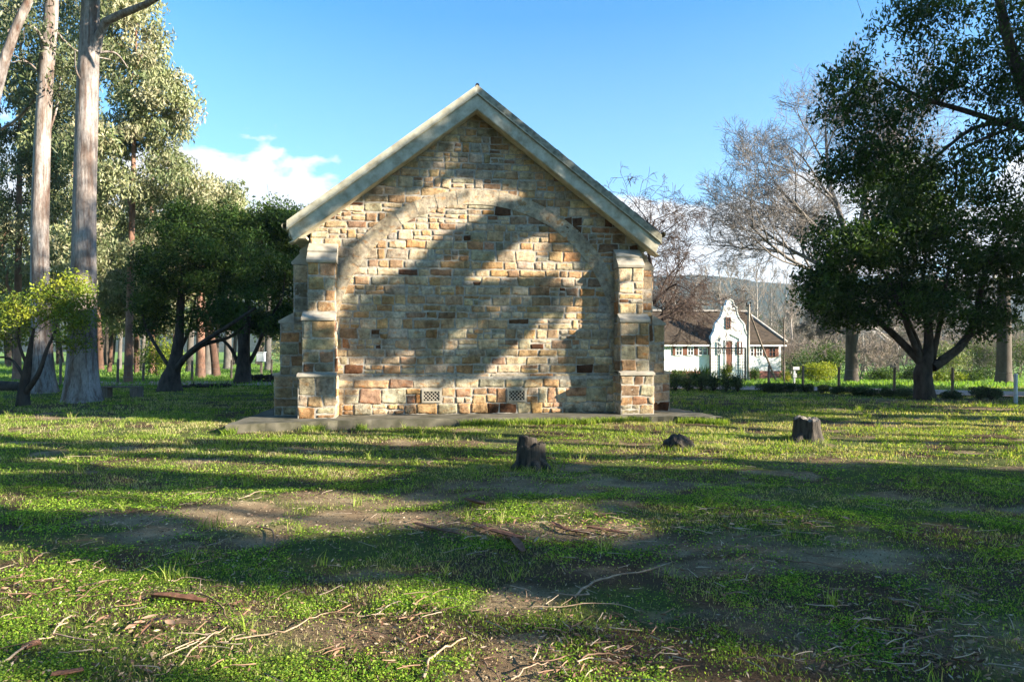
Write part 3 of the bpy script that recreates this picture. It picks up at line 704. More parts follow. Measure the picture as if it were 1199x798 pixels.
# ---- background gums (pale drooping foliage)
def back_gum(px, d, top, label, ells_px, ncl, per, pal, lean=0, ls=0.24, tw=16):
    b = P(px, 410, d); b[2] = float(gz2(b[0], b[1]))-0.05
    path = [b, P(px+lean*0.2, 360, d), P(px+lean*0.5, 250, d), P(px+lean*0.8, (250+top)/2, d), P(px+lean, top+25, d)]
    return leafy_tree('gum_tree', label, 'tree', b, path, [tw/2*d/F, tw/2.3*d/F, tw/3*d/F, tw/5*d/F, 0.03],
                      [(P(x, y, d), (rx*d/F, ry_, rz*d/F), w) for x, y, rx, ry_, rz, w in ells_px], int(ncl*1.35), int(per*1.1), ls, pal, 'gumleaf', 'redbark', 'leafy gums in the grove behind', 0.6, 0.30, (0.32, 0.95), (), 0.2, 26, 0.1, 0.8, 0.08, 4.0)
back_gum(150, 33, 0, 'tall open-crowned gum tree reaching highest against the sky right of the pale trunk', [(150, 60, 35, 2, 55, 2.2), (190, 125, 34, 2, 38, 2.0), (150, 200, 50, 3, 65, 3), (130, 290, 50, 3, 50, 2), (130, -40, 50, 3, 50, 1.5), (215, 215, 34, 2, 26, 1.0)], 250, 125, GUMP, 10, tw=9)
back_gum(20, 36, -20, 'broad leafy gum tree filling the upper left corner behind the trunks', [(10, 110, 45, 3, 60, 3), (30, 220, 45, 3, 60, 2.6), (60, 40, 50, 3, 50, 2), (0, 300, 50, 3, 50, 2), (80, 170, 35, 3, 60, 2), (-60, 150, 50, 3, 100, 2)], 270, 115, GUM+GUMP, 5, tw=9)
back_gum(235, 40, 205, 'lower rounded gum tree below the white cloud beside the dark tree', [(232, 255, 45, 3, 38, 2), (262, 232, 22, 2, 18, 0.7), (200, 300, 50, 3, 45, 2)], 110, 120, GUMP, 0, 0.26, 10)
back_gum(85, 44, 120, 'gum tree with pale drooping foliage seen between the two large trunks', [(80, 220, 40, 3, 60, 2), (90, 320, 50, 3, 50, 2), (30, 350, 40, 3, 40, 1.2)], 150, 130, GUMP, 0, 0.28, 8)
back_gum(178, 46, 160, 'gum tree with reddish stem between the small bushy tree and dark crown', [(175, 350, 50, 3, 45, 2), (160, 280, 50, 3, 50, 2)], 130, 130, GUMP+GUM, 0, 0.28, 7)

# ---- small yellow-green bushy tree far left
ds = 19.7
bb = P(27, 475, ds); bb[2] = float(gz2(bb[0], bb[1]))-0.04
leafy_tree('acacia_tree', 'small yellow-green bushy tree with a forked trunk before the two gum trunks', 'tree', bb,
           [bb, P(28, 455, ds), P(32, 432, ds), P(36, 405, ds), P(40, 385, ds)], [0.16, 0.13, 0.11, 0.06, 0.03],
           [(P(28, 362, ds), (0.95, 0.9, 0.5), 2.2), (P(70, 352, ds), (0.85, 0.8, 0.65), 2), (P(92, 375, ds), (0.7, 0.7, 0.85), 2.2), (P(92, 335, ds), (0.5, 0.5, 0.3), 0.6), (P(10, 395, ds), (0.6, 0.7, 0.35), 0.8), (P(-40, 390, ds), (1.2, 0.9, 0.9), 1.5)],
           125, 270, 0.085, YELL+MIDL[2:], limbs=[([P(30, 445, ds), P(18, 425, ds), P(5, 418, ds), P(-20, 420, ds)], 0.06), ([P(28, 462, ds), P(45, 438, ds-.3), P(55, 410, ds-.3), P(66, 385, ds-.3)], 0.10), ([P(33, 430, ds), P(22, 400, ds), P(24, 375, ds)], 0.06)],
           clr=(0.22, 0.42), grow=26, r0=0.04, droop=0.0, aspect=0.5)
# ---- dark spreading trees between gums and church
da = 27.0; ba = P(199, 457, da); ba[2] = float(gz2(ba[0], ba[1]))-0.04
leafy_tree('evergreen_tree', 'dark spreading tree with long arched limbs left of the church', 'tree', ba,
           [ba, P(200, 440, da), P(205, 425, da), P(210, 390, da), P(212, 350, da), P(215, 310, da)], [0.42, 0.33, 0.25, 0.17, 0.13, 0.06],
           [(P(225, 300, da), (2.1, 1.8, 1.5), 2.5), (P(190, 330, da), (1.2, 1.4, 0.9), 1.0), (P(270, 320, da), (1.7, 1.8, 1.5), 2.4), (P(215, 255, da), (1.1, 1.2, 0.5), 1), (P(250, 372, da), (1.3, 1.2, 0.6), 0.9), (P(175, 365, da+1), (0.9, 1.0, 0.9), 0.9)],
           260, 220, 0.115, DARKL+MIDL, limbs=[([P(202, 438, da), P(225, 410, da-.5), P(262, 385, da-1), P(300, 360, da-1)], 0.16), ([P(203, 432, da), P(235, 405, da), P(268, 395, da), P(290, 378, da)], 0.13),
                                             ([P(200, 432, da), P(180, 400, da), P(168, 375, da+.5), P(165, 350, da+.5)], 0.09), ([P(206, 420, da), P(222, 385, da+.5), P(230, 345, da+1)], 0.1)], clr=(0.35, 0.7), grow=34, r0=0.06, aspect=0.5)
db = 32.0; bb2 = P(283, 443, db); bb2[2] = float(gz2(bb2[0], bb2[1]))-0.04
leafy_tree('evergreen_tree', 'dense dark green tree with several stems close beside the church wall', 'tree', bb2,
           [bb2, P(285, 430, db), P(286, 400, db), P(290, 360, db), P(292, 310, db)], [0.36, 0.3, 0.24, 0.16, 0.07],
           [(P(300, 300, db), (2.6, 2.2, 1.9), 3.0), (P(340, 330, db), (1.3, 1.6, 1.7), 1.6), (P(330, 262, db), (1.7, 1.6, 0.85), 1.6), (P(262, 275, db), (1.7, 1.6, 1.2), 1.4), (P(335, 378, db), (1.0, 1.2, 0.6), 0.8), (P(290, 375, db+1), (1.6, 1.2, 0.6), 0.9)],
           330, 230, 0.13, DARKL+MIDL, limbs=[([P(284, 437, db), P(300, 410, db), P(312, 380, db-.5), P(330, 350, db-1)], 0.14), ([P(283, 437, db), P(272, 410, db), P(258, 395, db), P(245, 385, db)], 0.12), ([P(284, 437, db), P(281, 400, db), P(276, 360, db)], 0.17)], clr=(0.4, 0.8), grow=36, r0=0.07, aspect=0.5)

# ---- row of reddish trunks in the grove behind
for i, (px, d, w, h, ln) in enumerate([(160, 48, 5, 7, 0), (167, 52, 4, 8, 1), (180, 47, 7, 9, -1), (243, 44, 9, 8, 1), (254, 42, 8, 7, -3), (222, 50, 7, 8, 1), (128, 50, 4, 7, 2), (314, 55, 7, 8, 0), (118, 55, 6, 8, -1), (140, 57, 4, 8, 1), (205, 56, 5, 9, 0), (267, 58, 8, 9, 0)]):
    b = P(px, 410, d); b[2] = float(gz2(b[0], b[1]))-0.05
    root = thing('grove_tree', ['reddish trunk of a young gum in the sunlit grove', 'pale trunk of a young gum in the sunlit grove'][i % 2], 'tree', b, 0, 'young gum trunks in the grove')
    mb = MB(); r = w/2*d/F; trunk_mesh(mb, [(0, 0, 0), (ln*0.1, 0, h*0.33), (ln*0.3, 0.1, h*0.66), (ln*0.4, 0, h)], [r*1.15, r, r*0.85, r*0.5], 10, i+2, 0.3); mb.C = [c_*0.38 for c_ in mb.C]
    cl = crown_clumps([((ln*0.4, 0, h+0.5), (2.2, 1.8, 2.2), 1)], 12, 0.6, 1.1)
    grow_to(mb, [((ln*0.3, 0, h*0.66), r*0.8), ((ln*0.4, 0, h), r*0.5)], [c for c, _ in cl[:8]], 0.05)
    mb.build('trunk', M['redbark' if i % 2 == 0 else 'palebark'], root, smooth=True); cr = MB()
    for c, q in cl: leaves(cr, clump_pts(c, (q, q, q), 150), 0.26, pick_cols(GUM+GUMP, 150), 0.32, 0.5)
    cr.build('crown', M['gumleaf'], root)

# ---- far woodland behind everything (a mass)
def wood(name, label, spans, pal, ls, n):
    mb = MB(); tr = MB()
    for (x0, x1, y0, y1, h0, h1, cnt) in spans:
        for _ in range(cnt):
            x = rng.uniform(x0, x1); y = rng.uniform(y0, y1); h = rng.uniform(h0, h1); b0 = float(gz2(x, y))
            tr.tube(curve((x, y, b0-0.2), (x+rng.normal()*0.6, y, b0+h*0.8), 0.03, 5), np.linspace(0.22, 0.06, 5), 5)
            for k in range(9):
                c = (x+rng.normal()*h*0.16, y+rng.normal()*h*0.14, b0+h*rng.uniform(0.22, 1.0)); r = h*rng.uniform(0.08, 0.16)
                leaves(mb, clump_pts(c, (r, r, r*0.8), n), ls, pick_cols(pal, n, 0.3)*rng.uniform(0.6, 1.35), 0.45, 0.3)
    tr.flush(); 
    o = mb.build(name, M['leaf']); tag(o, label, 'woodland', kind='stuff')
    t2 = tr.build('stems', M['bark'], o); t2['kind'] = 'stuff'
    return o
wood('far_woodland', 'wood of mixed gums closing off the paddock behind the left trees', [(-78, -20, 66, 92, 12, 19, 62), (-22, 6, 85, 110, 12, 17, 26), (-80, -44, 55, 66, 10, 16, 16)], GUM+MIDL, 0.42, 110)
def wood_ring():
    spans = []
    for a in range(140, 281, 10):
        th = math.radians(a); r_ = 24; cx_, cy_ = math.sin(th)*r_, math.cos(th)*r_
        spans.append((cx_-4, cx_+4, cy_-4, cy_+4, 15, 20, 3))
    return spans
wood('occluder_woodland', 'unseen tall grove added behind the viewer to dim the sky light', wood_ring(), DARKL+MIDL, 0.6, 90)  # trees added out of view behind the camera to cut ambient sky light
wood('far_shrubbery', 'grey-green woodland edge beyond the paddock on the right', [(24, 130, 104, 140, 5, 10, 70), (30, 90, 140, 165, 8, 12, 40)], [(0.05, 0.07, 0.03), (0.08, 0.09, 0.045), (0.11, 0.10, 0.06), (0.07, 0.06, 0.045)], 0.42, 90)

# ---- big dark evergreen on the right
dr = 22.4; br = P(1083, 467, dr); br[2] = float(gz2(br[0], br[1]))-0.05
LIM = [([(1079, 425), (1050, 395), (1015, 365), (975, 335)], .17), ([(1080, 425), (1065, 390), (1050, 350), (1030, 310)], .13), ([(1083, 425), (1085, 385), (1080, 340), (1085, 290)], .13),
       ([(1090, 428), (1098, 390), (1105, 350), (1112, 300)], .12), ([(1092, 430), (1125, 405), (1143, 370), (1150, 330), (1170, 280)], .19), ([(1082, 428), (1075, 400), (1062, 370), (1055, 330)], .09), ([(1100, 420), (1135, 395), (1170, 370)], .08)]
leafy_tree('evergreen_tree', 'large dark spreading evergreen on the right with a short thick trunk and fanning limbs', 'tree', br,
           [br, P(1081, 450, dr), P(1080, 435, dr), P(1084, 420, dr), P(1088, 404, dr), P(1088, 370, dr)], [0.29, 0.26, 0.27, 0.22, 0.13, 0.07],
           [(P(985, 305, dr), (1.5, 1.5, 1.35), 2.6), (P(1050, 265, dr), (2.1, 2.0, 1.5), 3.2), (P(1120, 280, dr), (2.1, 2.0, 1.6), 3), (P(965, 345, dr-.3), (0.8, 1.0, 0.75), 0.9), (P(1170, 320, dr), (1.6, 1.6, 1.5), 2.2), (P(1040, 215, dr), (1.6, 1.5, 0.9), 1.2),
            (P(1150, 375, dr), (1.0, 1.2, 0.6), 1.0), (P(1050, 345, dr+.5), (1.5, 1.4, 0.7), 1.3), (P(1085, 362, dr-.8), (1.5, 1.0, 0.45), 0.8), (P(1000, 368, dr), (1.2, 1.0, 0.45), 0.8), (P(1230, 300, dr), (2, 2, 2.4), 2)],
           620, 175, 0.135, DARKL+MIDL[:3], limbs=[([P(x, y, dr+0.25*math.sin(i*3+j)) for j, (x, y) in enumerate(l)], r) for i, (l, r) in enumerate(LIM)], clr=(0.3, 0.62), grow=46, r0=0.06, aspect=0.42, droop=0.2, flare=0.3)
# ---- taller drooping tree at the right edge, its trunk just outside the frame
dt = 15.5; bt = np.array([13.3, dt, 0.0]); bt[2] = float(gz2(bt[0], bt[1]))-0.05
leafy_tree('overhanging_tree', 'tall dark leafy tree overhanging the upper right corner with a reddish limb', 'tree', bt,
           [bt, (13.2, dt, 2.5), (12.9, dt, 5.0), (12.1, dt, 6.7), (11.6, dt, 7.6), (11.1, dt, 9.4), (10.9, dt, 11.5)], [0.34, 0.28, 0.24, 0.2, 0.13, 0.1, 0.05],
           [(P(990, 110, dt), (0.7, 0.8, 0.75), 1.3), (P(1040, 150, dt), (1.0, 1.0, 0.9), 2.2), (P(1005, 190, dt), (0.85, 0.9, 0.5), 1.2), (P(1100, 90, dt), (0.95, 1.0, 0.75), 1.8), (P(1090, 20, dt), (1.2, 1.0, 0.7), 2.0), (P(1165, 150, dt), (1.0, 1.1, 1.1), 2.0),
            (P(1100, 215, dt), (1.4, 1.2, 0.7), 2), (P(1180, 40, dt), (1.0, 1.0, 1.0), 1.6), (P(1230, 100, dt), (1.2, 1.5, 2.2), 2.5), (P(1130, -80, dt), (1.9, 1.5, 1.3), 2.0), (P(1010, -45, dt), (0.9, 0.8, 0.45), 0.7), (P(1195, 240, dt), (0.9, 1, 0.8), 1.3)],
           480, 170, 0.125, DARKL+MIDL[:2], mbark='bark', limbs=[([(12.3, dt, 6.4), P(1130, 130, dt), P(1080, 115, dt), P(1030, 90, dt)], .09), ([P(1190, 140, dt), P(1140, 150, dt), P(1100, 180, dt), P(1060, 210, dt)], .07), ([P(1170, 0, dt), P(1110, -30, dt), P(1040, -40, dt)], 0.08), ([(12.0, dt, 6.9), P(1125, 175, dt-.3), P(1120, 200, dt-.3), P(1118, 225, dt-.2)], .05)],
           clr=(0.24, 0.5), grow=44, r0=0.045, aspect=0.34, droop=0.55, flatc=0.9)

# ---- bare winter trees
def bare_tree(label, b, H, r, dirs, lv, mat, group='leafless winter trees', spread=0.55, up=0.12, kids=(4, 6), rmin=0.011, col=None, droop=0.0, trunk_h=None, name='bare_tree', shrink=0.62):
    b = np.array(b, float); b[2] = float(gz2(b[0], b[1]))-0.05; root = thing(name, label, 'tree', b, 0, group)
    mb = MB(); th = trunk_h or H*0.25
    trunk_mesh(mb, [(0, 0, 0), (0.02, 0, th*0.5), (0, 0.02, th), (0, 0, th*1.15)], [r*1.1, r, r*0.85, r*0.6], 14, 5, 0.3); mb.C = [c_*np.array([0.33, 0.3, 0.27]) for c_ in mb.C]
    mb.build('trunk', M[mat], root, smooth=True)
    mb = MB()
    for (p, dd, L, rr) in dirs: bare_branches(mb, p, dd, L, rr, lv, spread, up, kids, rmin, col, droop, shrink=shrink)
    print(label[:20], sum(len(v) for v in mb.tubes.values()))
    mb.build('crown', M[mat], root, smooth=True)
    return root
# reddish twiggy tree just behind the church
dd_ = 33.0; b = P(760, 410, dd_)
D = [((0, 0, h), (math.cos(a)*s, math.sin(a)*s, 1-s*0.45), L, 0.10) for h, a, s, L in [(2.6, 0.1, 0.9, 2.8), (2.9, 1.4, 0.7, 3.0), (3.0, 2.6, 0.8, 3.0), (3.4, 3.6, 0.7, 2.9), (3.2, 5.0, 0.8, 2.8), (3.6, 0.7, 0.3, 3.2), (3.6, 2.2, 0.35, 3.2), (3.5, 4.3, 0.3, 3.2), (2.4, 5.7, 1.0, 2.1), (2.4, 0.5, 1.0, 2.0), (1.8, 3.1, 1.2, 2.0)]]
D = [((p[0], p[1], p[2]*1.18), q, l*1.27, r_) for p, q, l, r_ in D]
bare_tree('rounded leafless tree with dense reddish-brown twigs just behind the church', b, 9, 0.24, D, 4, 'redbark', None, 0.72, 0.02, (4, 6), 0.0085, lambda dp: np.array([0.55, 0.68, 0.78])*(0.45+0.1*dp), 0.035, 3.0, shrink=0.66)
# pale plane tree with long limbs in the gap
dp = 38.0; b = P(997, 410, dp)
def PD(px, py): return P(px, py, dp)-np.array([b[0], 0, 0])-np.array([0, dp, 0])
D = [((0, 0, 5.2), (-1.0, 0.1, 0.42), 7.0, 0.15), ((0, 0, 5.6), (-0.95, 0.5, 0.6), 6.5, 0.15), ((0, 0, 6.0), (-0.75, -0.2, 0.75), 7.0, 0.16), ((0, 0, 6.6), (-0.35, 0.3, 1.0), 8.0, 0.2), ((0, 0, 6.8), (0.15, -0.1, 1.0), 7.5, 0.2), ((0, 0, 6.2), (0.7, 0.2, 0.7), 7, 0.18),
     ((0, 0, 3.4), (-1.0, -0.3, 0.08), 2.6, 0.08), ((0, 0, 3.0), (-0.9, 0.5, 0.02), 2.3, 0.07), ((0, 0, 3.2), (0.9, -0.4, 0.05), 3.6, 0.09), ((0, 0, 2.9), (0.2, -1.0, 0.1), 3.2, 0.08), ((0, 0, 5.4), (-0.8, 0.9, 0.55), 4.5, 0.12), ((0, 0, 4.2), (1, .3, .3), 5, .13)]
bare_tree('big leafless tree with stout grey trunk and pale low boughs beyond the gravel road', b, 15, 0.30, D, 4, 'palebark', None, 0.62, 0.045, (6, 8), 0.0085, lambda q: np.array([0.95, 0.93, 0.92])*(0.6 if q < 2 else 0.68), 0.0, 6.0, shrink=0.62)
b = P(1175, 410, 35.0)
D = [((0, 0, h), (math.cos(a), math.sin(a), 0.5), 4.5, 0.12) for h, a in [(4.2, 0.3), (4.6, 2.2), (5, 3.9), (5.2, 5.4), (5.4, 1.2)]]
bare_tree('leafless tree with a straight grey trunk at the right edge behind the pipe post', b, 11, 0.31, D, 3, 'palebark', None, 0.6, 0.04, (4, 6), 0.011, None, 0.0, 5.2)
b = P(1047, 410, 62.0)
D = [((0, 0, h), (math.cos(a), math.sin(a), 0.5), 4.5, 0.12) for h, a in [(2.4, 0.3), (2.8, 2.2), (3, 3.9), (3.2, 5.4), (3.4, 1.2)]]
bare_tree('small leafless tree far back seen left of the evergreen trunk', b, 9, 0.35, D, 3, 'palebark', None, 0.65, 0.04, (4, 6), 0.014, None, 0.0, 3.0)
for i, (px, d, H) in enumerate([(905, 68, 5.5), (932, 64, 5.0), (962, 58, 5.5), (1012, 52, 4.5), (1040, 58, 5.5), (1072, 66, 6.5), (1098, 60, 5.5), (1128, 64, 6.5), (1160, 56, 5.5), (1190, 60, 6.0), (948, 80, 8), (1020, 84, 8.5), (1085, 82, 8.5), (1150, 84, 9), (890, 84, 8)]):
    b = P(px, 410, d); b[2] = float(gz2(b[0], b[1]))-0.05
    root = thing('leafless_thicket', 'tangled leafless grey-brown thicket beyond the road on the right', 'bush', b, 0, 'leafless thickets beyond the road')
    mb = MB()
    for k in range(9):
        a = rng.uniform(0, 6.28); bare_branches(mb, (rng.normal()*0.5, rng.normal()*0.4, 0), (math.cos(a)*0.5, math.sin(a)*0.5, 1), H*0.55, 0.05, 3, 0.7, 0.05, (4, 5), 0.014, lambda q: np.array([1, 0.9, 0.8])*0.75, 0.02)
    mb.build('crown', M['palebark'], root, smooth=True)
# slender leafless trees behind the white house
for i, (px, d, H, pal) in enumerate([(806, 78, 12, 1), (829, 95, 15, 0), (842, 88, 14, 1), (857, 100, 16, 0), (872, 92, 14, 0), (884, 84, 14.5, 1), (899, 98, 15, 0), (918, 80, 13, 1), (937, 90, 13, 0), (958, 76, 12, 1), (984, 88, 12.5, 0), (790, 92, 14, 0), (1012, 80, 11, 1), (1030, 95, 12, 0), (1130, 85, 12, 1), (1160, 90, 13, 0), (848, 74, 9, 1), (925, 70, 8, 0)]):
    b = P(px, 410, d); b[2] = float(gz2(b[0], b[1]))-0.05
    root = thing('slender_bare_tree', 'slender leafless tree with upright pale branches in the line behind the white house', 'tree', b, 0, 'slender leafless trees behind the house')
    mb = MB(); p = curve((0, 0, 0), (rng.normal()*0.5, 0, H*0.92), 0.02, 12, 0.05); mb.tube(p, np.linspace(0.17, 0.03, 12), 7); mb.build('trunk', M['palebark'], root, smooth=True)
    mb = MB()
    for k in range(26):
        j = rng.integers(2, 11); a = rng.uniform(0, 6.28)
        bare_branches(mb, p[j], (math.cos(a)*0.65, math.sin(a)*0.65, 0.85), H*0.27*(1-j/16), 0.04, 2, 0.5, 0.1, (4, 5), 0.015, lambda q, i=i: np.array([0.9, 0.84, 0.78])*(1.0 if i % 2 else 0.8))
    mb.build('crown', M['palebark'], root, smooth=True)

# ------------------------------------------------------------------ white gabled house
HD = 60.0; hx0 = (852-599.5)/F*HD; hz0 = EYE-(443.5-410)/F*HD
hs = HD/F
house = thing('gabled_house', 'white farmhouse with curved central gable and dark thatched roof among the trees', 'house', (hx0, HD, hz0), R(8))
def HX(px): return (px-852)*hs
def HZ(py): return (443.5-py)*hs
W2 = 5.0; EV = HZ(400)
Yv = np.array([0, 1., 0])
XL = 8.4
mb = MB(); mb.box(((W2-XL)/2, 3.0, EV/2+0.35), (W2+XL, 6.0, EV-0.7)); wl = mb.build('wall', M['white'], house)
mb = MB(); mb.box(((W2-XL)/2, 3.0, 0.35), (W2+XL+0.08, 6.08, 0.7)); mb.build('base_course', M['brick'], house)
# hipped roof
e = 0.35; rz = HZ(362.5); x0, x1, y0, y1 = -XL-e, W2+e, -e, 6+e; rx = 3.2; rl = XL-1.8
V = np.array([(x0, y0, EV), (x1, y0, EV), (x1, y1, EV), (x0, y1, EV), (-rl, 3, rz), (rx, 3, rz)]); V2 = V.copy(); V2[:4, 2] -= 0.25; V2[4:, 2] -= 0.3
mb = MB().add(np.vstack([V, V2]), [[0, 1, 5, 4], [2, 3, 4, 5], [1, 2, 5, 5], [3, 0, 4, 4], [0, 6, 7, 1], [1, 7, 8, 2], [2, 8, 9, 3], [3, 9, 6, 0], [6, 9, 8, 7]])
rf = mb.build('roof', M['thatch'], house)
mb = MB()
mb.bar((W2+e, -e, EV+0.03), (rx, 3, rz+0.06), 0.28, 0.14); mb.bar((-XL-e, -e, EV+0.03), (-rl, 3, rz+0.06), 0.28, 0.14)
mb.bar((-rl, 3, rz+0.08), (rx, 3, rz+0.08), 0.35, 0.16); mb.build('ridge_band', M['palebark'], rf)
for s, q in ((-1, XL), (1, W2)): mb = MB(); mb.box((s*(q+e+1.77)/2, -e+0.02, EV-0.33), (q+e-1.80, 0.1, 0.12)); mb.build('gutter', M['white'], rf)
# curved gable
half = [(0, HZ(351)), (0.18, HZ(351.6)), (0.28, HZ(355)), (0.33, HZ(358.5)), (0.52, HZ(359.3)), (0.55, HZ(363)), (0.62, HZ(368)), (0.78, HZ(373)), (1.02, HZ(377)), (1.18, HZ(380)), (1.2, HZ(384)), (1.3, HZ(389)), (1.5, HZ(394)), (1.52, HZ(400)), (1.52, 0.0)]
half = [(x*1.14, z) for x, z in half]; pl = [(-x, z) for x, z in half[::-1]]+half[1:]; pl = np.array(pl)
k = len(pl); V = []; 
L_ = pl[:len(half)]; Rr = pl[len(half)-1:][::-1]
mb = MB(); f = [(a[0], a[1], b_[0]) for a, b_ in zip(L_, Rr)]
Vf = []; 
for a, z, b_ in f: Vf += [(a, -0.45, z), (b_, -0.45, z), (a, 0.05, z), (b_, 0.05, z)]
Q = []
for i in range(len(f)-1):
    o = i*4; Q += [[o, o+1, o+5, o+4], [o+2, o+6, o+7, o+3], [o, o+4, o+6, o+2], [o+1, o+3, o+7, o+5]]
mb.add(Vf, Q); gb = mb.build('gable', M['white'], house)
mb = MB()
for i in range(len(pl)-1):
    if pl[i][1] > HZ(399) or pl[i+1][1] > HZ(399):
        a = (pl[i][0], -0.475, pl[i][1]); c_ = (pl[i+1][0], -0.475, pl[i+1][1])
        if np.hypot(a[0]-c_[0], a[2]-c_[2]) > 0.02: mb.bar(a, c_, 0.09, 0.05, up=(0, -1, 0))
mb.bar((-0.85, -0.50, HZ(396)), (0, -0.50, HZ(390.5)), 0.1, 0.1, up=(0, -1, 0)); mb.bar((0, -0.50, HZ(390.5)), (0.85, -0.50, HZ(396)), 0.1, 0.1, up=(0, -1, 0))
for s in (-1, 1): mb.box((s*0.88, -0.49, HZ(396)/2), (0.12, 0.1, HZ(396)-0.05))
mb.build('moulding', M['white'], gb)
def hwin(px, pyt, pyb, w, y, shutters=0, dark=False, arch=False):
    zt, zb = HZ(pyt), HZ(pyb); zc = (zt+zb)/2; h = zt-zb; x = HX(px); t = 0.07
    mb = MB()
    for s in (-1, 1): mb.box((x+s*(w/2+t/2), y-0.04, zc), (t, 0.1, h+2*t)); mb.box((x, y-0.04, zc+s*(h/2+t/2)), (w, 0.1, t))
    mb.box((x, y-0.045, zc), (0.05, 0.07, h))
    for q in (-0.17, 0.17): mb.box((x, y-0.047, zc+q*h), (w, 0.06, 0.035))
    fr_ = mb.build('window', M['shutter'] if dark else M['white'], house)
    mb = MB(); mb.box((x, y-0.015, zc), (w, 0.03, h)); mb.build('pane', M['glass'], fr_)
    for s in (-1, 1):
        if shutters: mb = MB(); mb.box((x+s*(w/2+t+w*0.26), y-0.05, zc), (w*0.45, 0.06, h+0.05)); [mb.box((x+s*(w/2+t+w*0.26), y-0.085, zc+q*h), (w*0.4, 0.02, 0.05)) for q in (-.35, 0, .35)]; mb.build('shutter', M['shutter'], fr_)
hwin(849.5, 372.5, 384, 0.28, -0.455, 0, True)
hwin(821, 403, 415, 0.75, -0.0, 1); hwin(806, 402, 415, 0.45, 0, 1); hwin(792, 402, 415, 0.5, 0, 1)
hwin(838.5, 401, 414, 0.3, -0.455); hwin(863.5, 401, 414, 0.3, -0.455, 0, True)
hwin(880, 404, 416, 0.5, 0, 1); hwin(891, 404, 416, 0.45, 0, 1); hwin(907, 402, 417, 0.55, 0, 1, True)
mb = MB(); mb.box((HX(850.5), -0.47, (HZ(400)+0.6)/2), (0.55, 0.06, HZ(400)-0.6)); dr_ = mb.build('door', M['shutter'], house)
mb = MB()
for s in (-1, 1): mb.box((HX(850.5)+s*0.33, -0.48, (HZ(399)+0.6)/2), (0.1, 0.1, HZ(399)-0.55))
mb.box((HX(850.5), -0.48, HZ(399)+0.04), (0.76, 0.1, 0.1)); mb.build('door_frame', M['white'], dr_)
mb = MB(); mb.box((HX(850.5)+0.2, -0.52, 1.4), (0.04, 0.04, 0.12)); mb.build('handle', M['wire'], dr_)

# ------------------------------------------------------------------ pole, posts, trellis, fences
def gpt(px, d): x = (px-599.5)/F*d; return np.array([x, d, float(gz2(x, d))])
b = gpt(876, 45); t = thing('utility_pole', 'wooden utility pole with a slanting stay pole in front of the white house', 'pole', b)
H = EYE+(410-356)/F*45-b[2]
mb = MB(); mb.tube([(0, 0, -0.1), (0.0, 0, H*0.5), (0.04, 0, H)], [0.11, 0.095, 0.08], 10); mb.build('pole', M['palebark'], t, smooth=True)
mb = MB(); mb.tube([(0.12, 0, H*0.88), (0.85, -0.2, H*0.45), (1.75, -0.4, -0.1)], [0.06, 0.065, 0.07], 8); mb.build('stay_pole', M['wood'], t, smooth=True)
mb = MB(); mb.box((0.02, 0, H-0.12), (0.32, 0.12, 0.1)); mb.tube([(-0.1, 0, H-0.08), (-0.1, 0, H+0.12)], 0.04, 6); mb.tube([(0.15, 0, H-0.08), (0.15, 0, H+0.16)], 0.04, 6); mb.build('insulator', M['dark'], t)
b = gpt(918, 33); t = thing('slim_post', 'thin dark upright pole at the right corner of the white house', 'post', b)
mb = MB(); mb.tube([(0, 0, -0.1), (0, 0, 1.6), (-0.02, 0, (450-372)/F*33)], [0.04, 0.035, 0.03], 8); mb.build('shaft', M['wood'], t, smooth=True)
mb = MB(); mb.box((-0.02, 0, (450-372)/F*33), (0.10, 0.10, 0.05)); mb.build('cap', M['wood'], t)
# trellis arch
b = gpt(852, 40); t = thing('garden_trellis', 'dark square-grid garden trellis frame in front of the house door', 'trellis', b)
w, h = 41/F*40, EYE+(410-407)/F*40-b[2]
mb = MB()
for s in (-1, 1): mb.box((s*w/2, 0, h/2), (0.09, 0.09, h+0.04))
mb.box((0, 0, h-0.02), (w-0.092, 0.08, 0.08)); mb.build('frame', M['wood'], t)
mb = MB()
for s in (-1, 1):
    for k in range(4): mb.box((s*(w/2-0.16-k*0.13), 0.0, h/2), (0.022, 0.02, h-0.12))
    for k in range(11): mb.box((s*(w/2-0.31), 0.022, 0.2+k*(h-0.3)/10.5), (0.5, 0.02, 0.022))
for k in range(9): mb.box((-w/2+0.62+k*(w-1.24)/8, 0.0, h-0.22), (0.022, 0.02, 0.36))
for k in range(2): mb.box((0, 0.022, h-0.16-0.15*k), (w-1.15, 0.02, 0.022))
mb.build('lattice', M['wood'], t)
# white sign post
b = gpt(930, 33); t = thing('small_sign', 'small white box sign on a short post beside the yellow-green bush', 'sign', b)
mb = MB(); mb.box((0, 0, 0.35), (0.07, 0.07, 0.75)); mb.build('post', M['white'], t); mb = MB(); mb.box((0.06, -0.062, 0.80), (0.30, 0.05, 0.14)); mb.build('panel', M['white'], t); mb = MB(); mb.box((0, -0.058, 0.45), (0.16, 0.04, 0.2)); mb.build('panel', M['white'], t)
